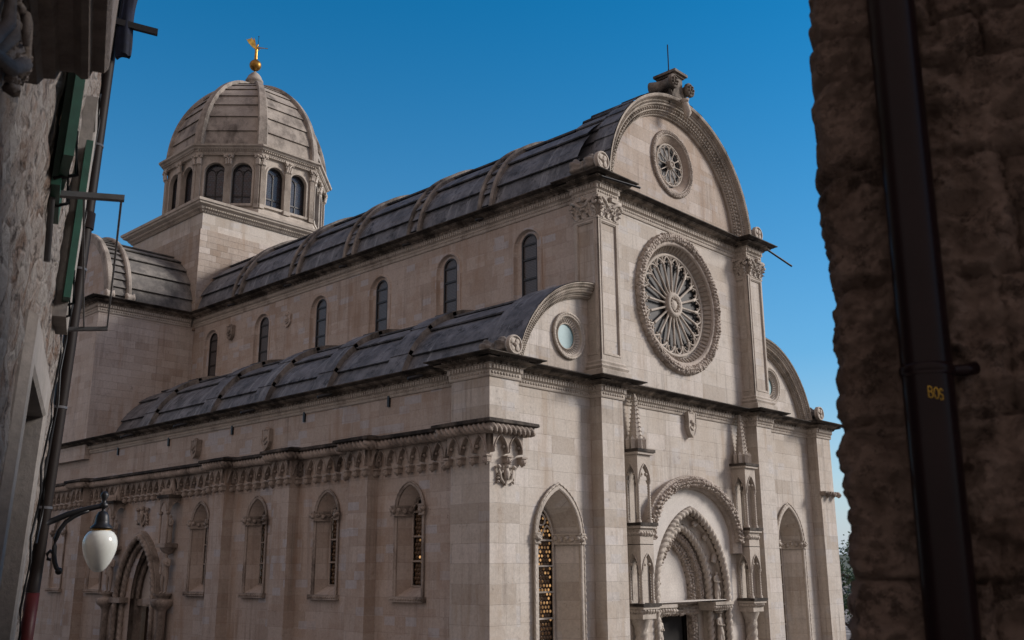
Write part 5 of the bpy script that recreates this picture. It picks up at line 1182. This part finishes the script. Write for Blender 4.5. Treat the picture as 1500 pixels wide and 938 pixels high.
mb = MB(); mb.tube([pa_c(z) for z in [-6, -4, -2] + [-.6 + .2 * k for k in range(26)]], .0465, 32); mb.build('pipe', M['blackpipe'], dp2)
mb = MB(); mb.tube([pa_c(.345), pa_c(.352), pa_c(.36), pa_c(.367)], [.0475, .05, .05, .0475], 32); mb.tube([RP(-.065, .356, -.1), RP(.0, .356, -.075), RP(.02, .362, -.06)], [.008, .012, .013], 10); mb.tube([RP(.0, .356, -.08), RP(.0, .356, .03)], .01, 8); mb.build('pipe_clamp', M['blackpipe'], dp2)
# yellow scrawl wrapped round the pipe
def scrawl(strokes):
    mb = MB()
    for st in strokes:
        P = []
        for q in resample([(x, y, 0) for x, y in st], .12):
            z = .3 + q.y * .0205 - .0028 * q.x; th = .02 + q.x * .0102 / .0465; cc = pa_c(z); P.append(cc + RD_ * (.0468 * math.sin(th)) - RN * (.0468 * math.cos(th)))
        mb.tube(P, .0013, 6)
    return mb
el = lambda cx, cy, a, b, t0, t1, n=14: [(cx + a * math.cos(t0 + (t1 - t0) * k / n), cy + b * math.sin(t0 + (t1 - t0) * k / n)) for k in range(n + 1)]
LB = [[(0, 0), (0, 1)], [(0, 1), (.3, 1)] + el(.3, .76, .3, .24, PI / 2, -PI / 2) + [(0, .52)], [(0, .52), (.35, .52)] + el(.35, .26, .34, .26, PI / 2, -PI / 2) + [(0, 0)]]
LO = [el(1.3, .5, .38, .5, 0, 2 * PI, 24)]
LS = [el(2.15, .74, .27, .26, .3, 1.5 * PI, 16) + el(2.15, .25, .29, .25, PI / 2, -.85 * PI, 16)]
scrawl(LB + LO + LS).build('yellow_scrawl', M['yellow'], dp2)

# ---------------------------------------------------------------- tree beyond the facade, houses of the street
def tree(p, h, rad, label):
    t = thing('leafy_tree', label, 'tree', p); mb = MB(); rg = random.Random(3)
    mb.tube([p, p + Vector((.1, 0, h * .3)), p + Vector((0, .15, h * .6)), p + Vector((.1, .1, h * .9))], [.24, .19, .12, .03], 8)
    for k in range(9):
        th = k * 2.4; zb = h * (.3 + .06 * k); mb.tube([p + Vector((0, 0, zb)), p + Vector((math.cos(th) * rad * .4, math.sin(th) * rad * .4, zb + h * .1)), p + Vector((math.cos(th) * rad * .8, math.sin(th) * rad * .8, zb + h * .2))], [.1, .06, .02], 6)
    mb.build('trunk', M['wood'], t)
    lf = MB()
    for k in range(60):
        d = Vector((rg.gauss(0, 1), rg.gauss(0, 1), rg.gauss(0, .9))).normalized() * rad * rg.uniform(.45, 1.0); c = p + Vector((d.x, d.y, h * .66 + d.z * .85)); cr = rg.uniform(.45, .85)
        for q in range(110):
            e = Vector((rg.gauss(0, .5), rg.gauss(0, .5), rg.gauss(0, .4))) * cr; x = Vector((rg.uniform(-1, 1), rg.uniform(-1, 1), rg.uniform(-1, 1))).normalized(); y = x.orthogonal().normalized(); a = rg.uniform(.06, .13); o_ = c + e
            lf.add([o_ - x * a, o_ + y * a * .5, o_ + x * a, o_ - y * a * .5], [(0, 1, 2, 3)])
    lf.build('crown', M['leaf'], t)
M['leaf'] = plain('green leaves', (.045, .085, .022), .6, var=.5)
td = Vector((.9027, .4302, 0)); tp_ = CAM + td * 50; tree(Vector((tp_.x + .6, tp_.y - .5, 0)), 7.6, 2.6, 'leafy green tree glimpsed behind the far corner of the church')
def street_house(x0, x1, y0, y1, h, label, seed):
    t = thing('terraced_house', label, 'house', ((x0 + x1) / 2, (y0 + y1) / 2, 0), 'houses across the street from the church'); rg = random.Random(seed)
    F2 = frame((x1, y0, 0), (0, 1, 0), (0, 0, 1), (1, 0, 0)); L = y1 - y0; ws = []
    for z in (1.0, 4.0):
        for k in range(max(2, int(L / 3))): c = (k + .5) * L / max(2, int(L / 3)); ws.append((c - .5, z, c + .5, z + 1.7))
    mb = MB(); mb.wall([(0, 0), (L, 0), (L, h), (0, h)], [[(a, b), (c, b), (c, d), (a, d)] for a, b, c, d in ws], 0, F2, depth=.2)
    mb.add([(x1, y0, 0), (x0, y0, 0), (x0, y0, h), (x1, y0, h), (x1, y1, 0), (x0, y1, 0), (x0, y1, h), (x1, y1, h)], [(0, 1, 2, 3), (4, 5, 6, 7), (1, 5, 6, 2)]); mb.build('wall', M['rubble'], t)
    for a, b, c, d in ws: mb = MB(); mb.sweep([(a, b), (c, b), (c, d), (a, d)], [(-.05, -.15), (-.05, .03), (.1, .05), (.12, 0)], True, F2); mb.sheet([[(a, b), (c, b), (c, d), (a, d)]], -.15, F2, 1); mb.build('window', [M['trim'], M['glass']], t)
    mb = MB(); xm = (x0 + x1) / 2; mb.prism([(x0 - .4, h), (x1 + .4, h), (xm, h + 2.2)], y0 - .2, y1 + .2, frame((0, 0, 0), (1, 0, 0), (0, 0, 1), (0, 1, 0))); mb.build('roof', M['roof_grey'], t)
street_house(-19, -11.5, 7, 17, 6.5, 'rubble stone house facing the side of the church, nearest the lane', 1); street_house(-19, -11.5, 17.4, 30, 7, 'rubble stone house facing the church transept, further up the street', 2)
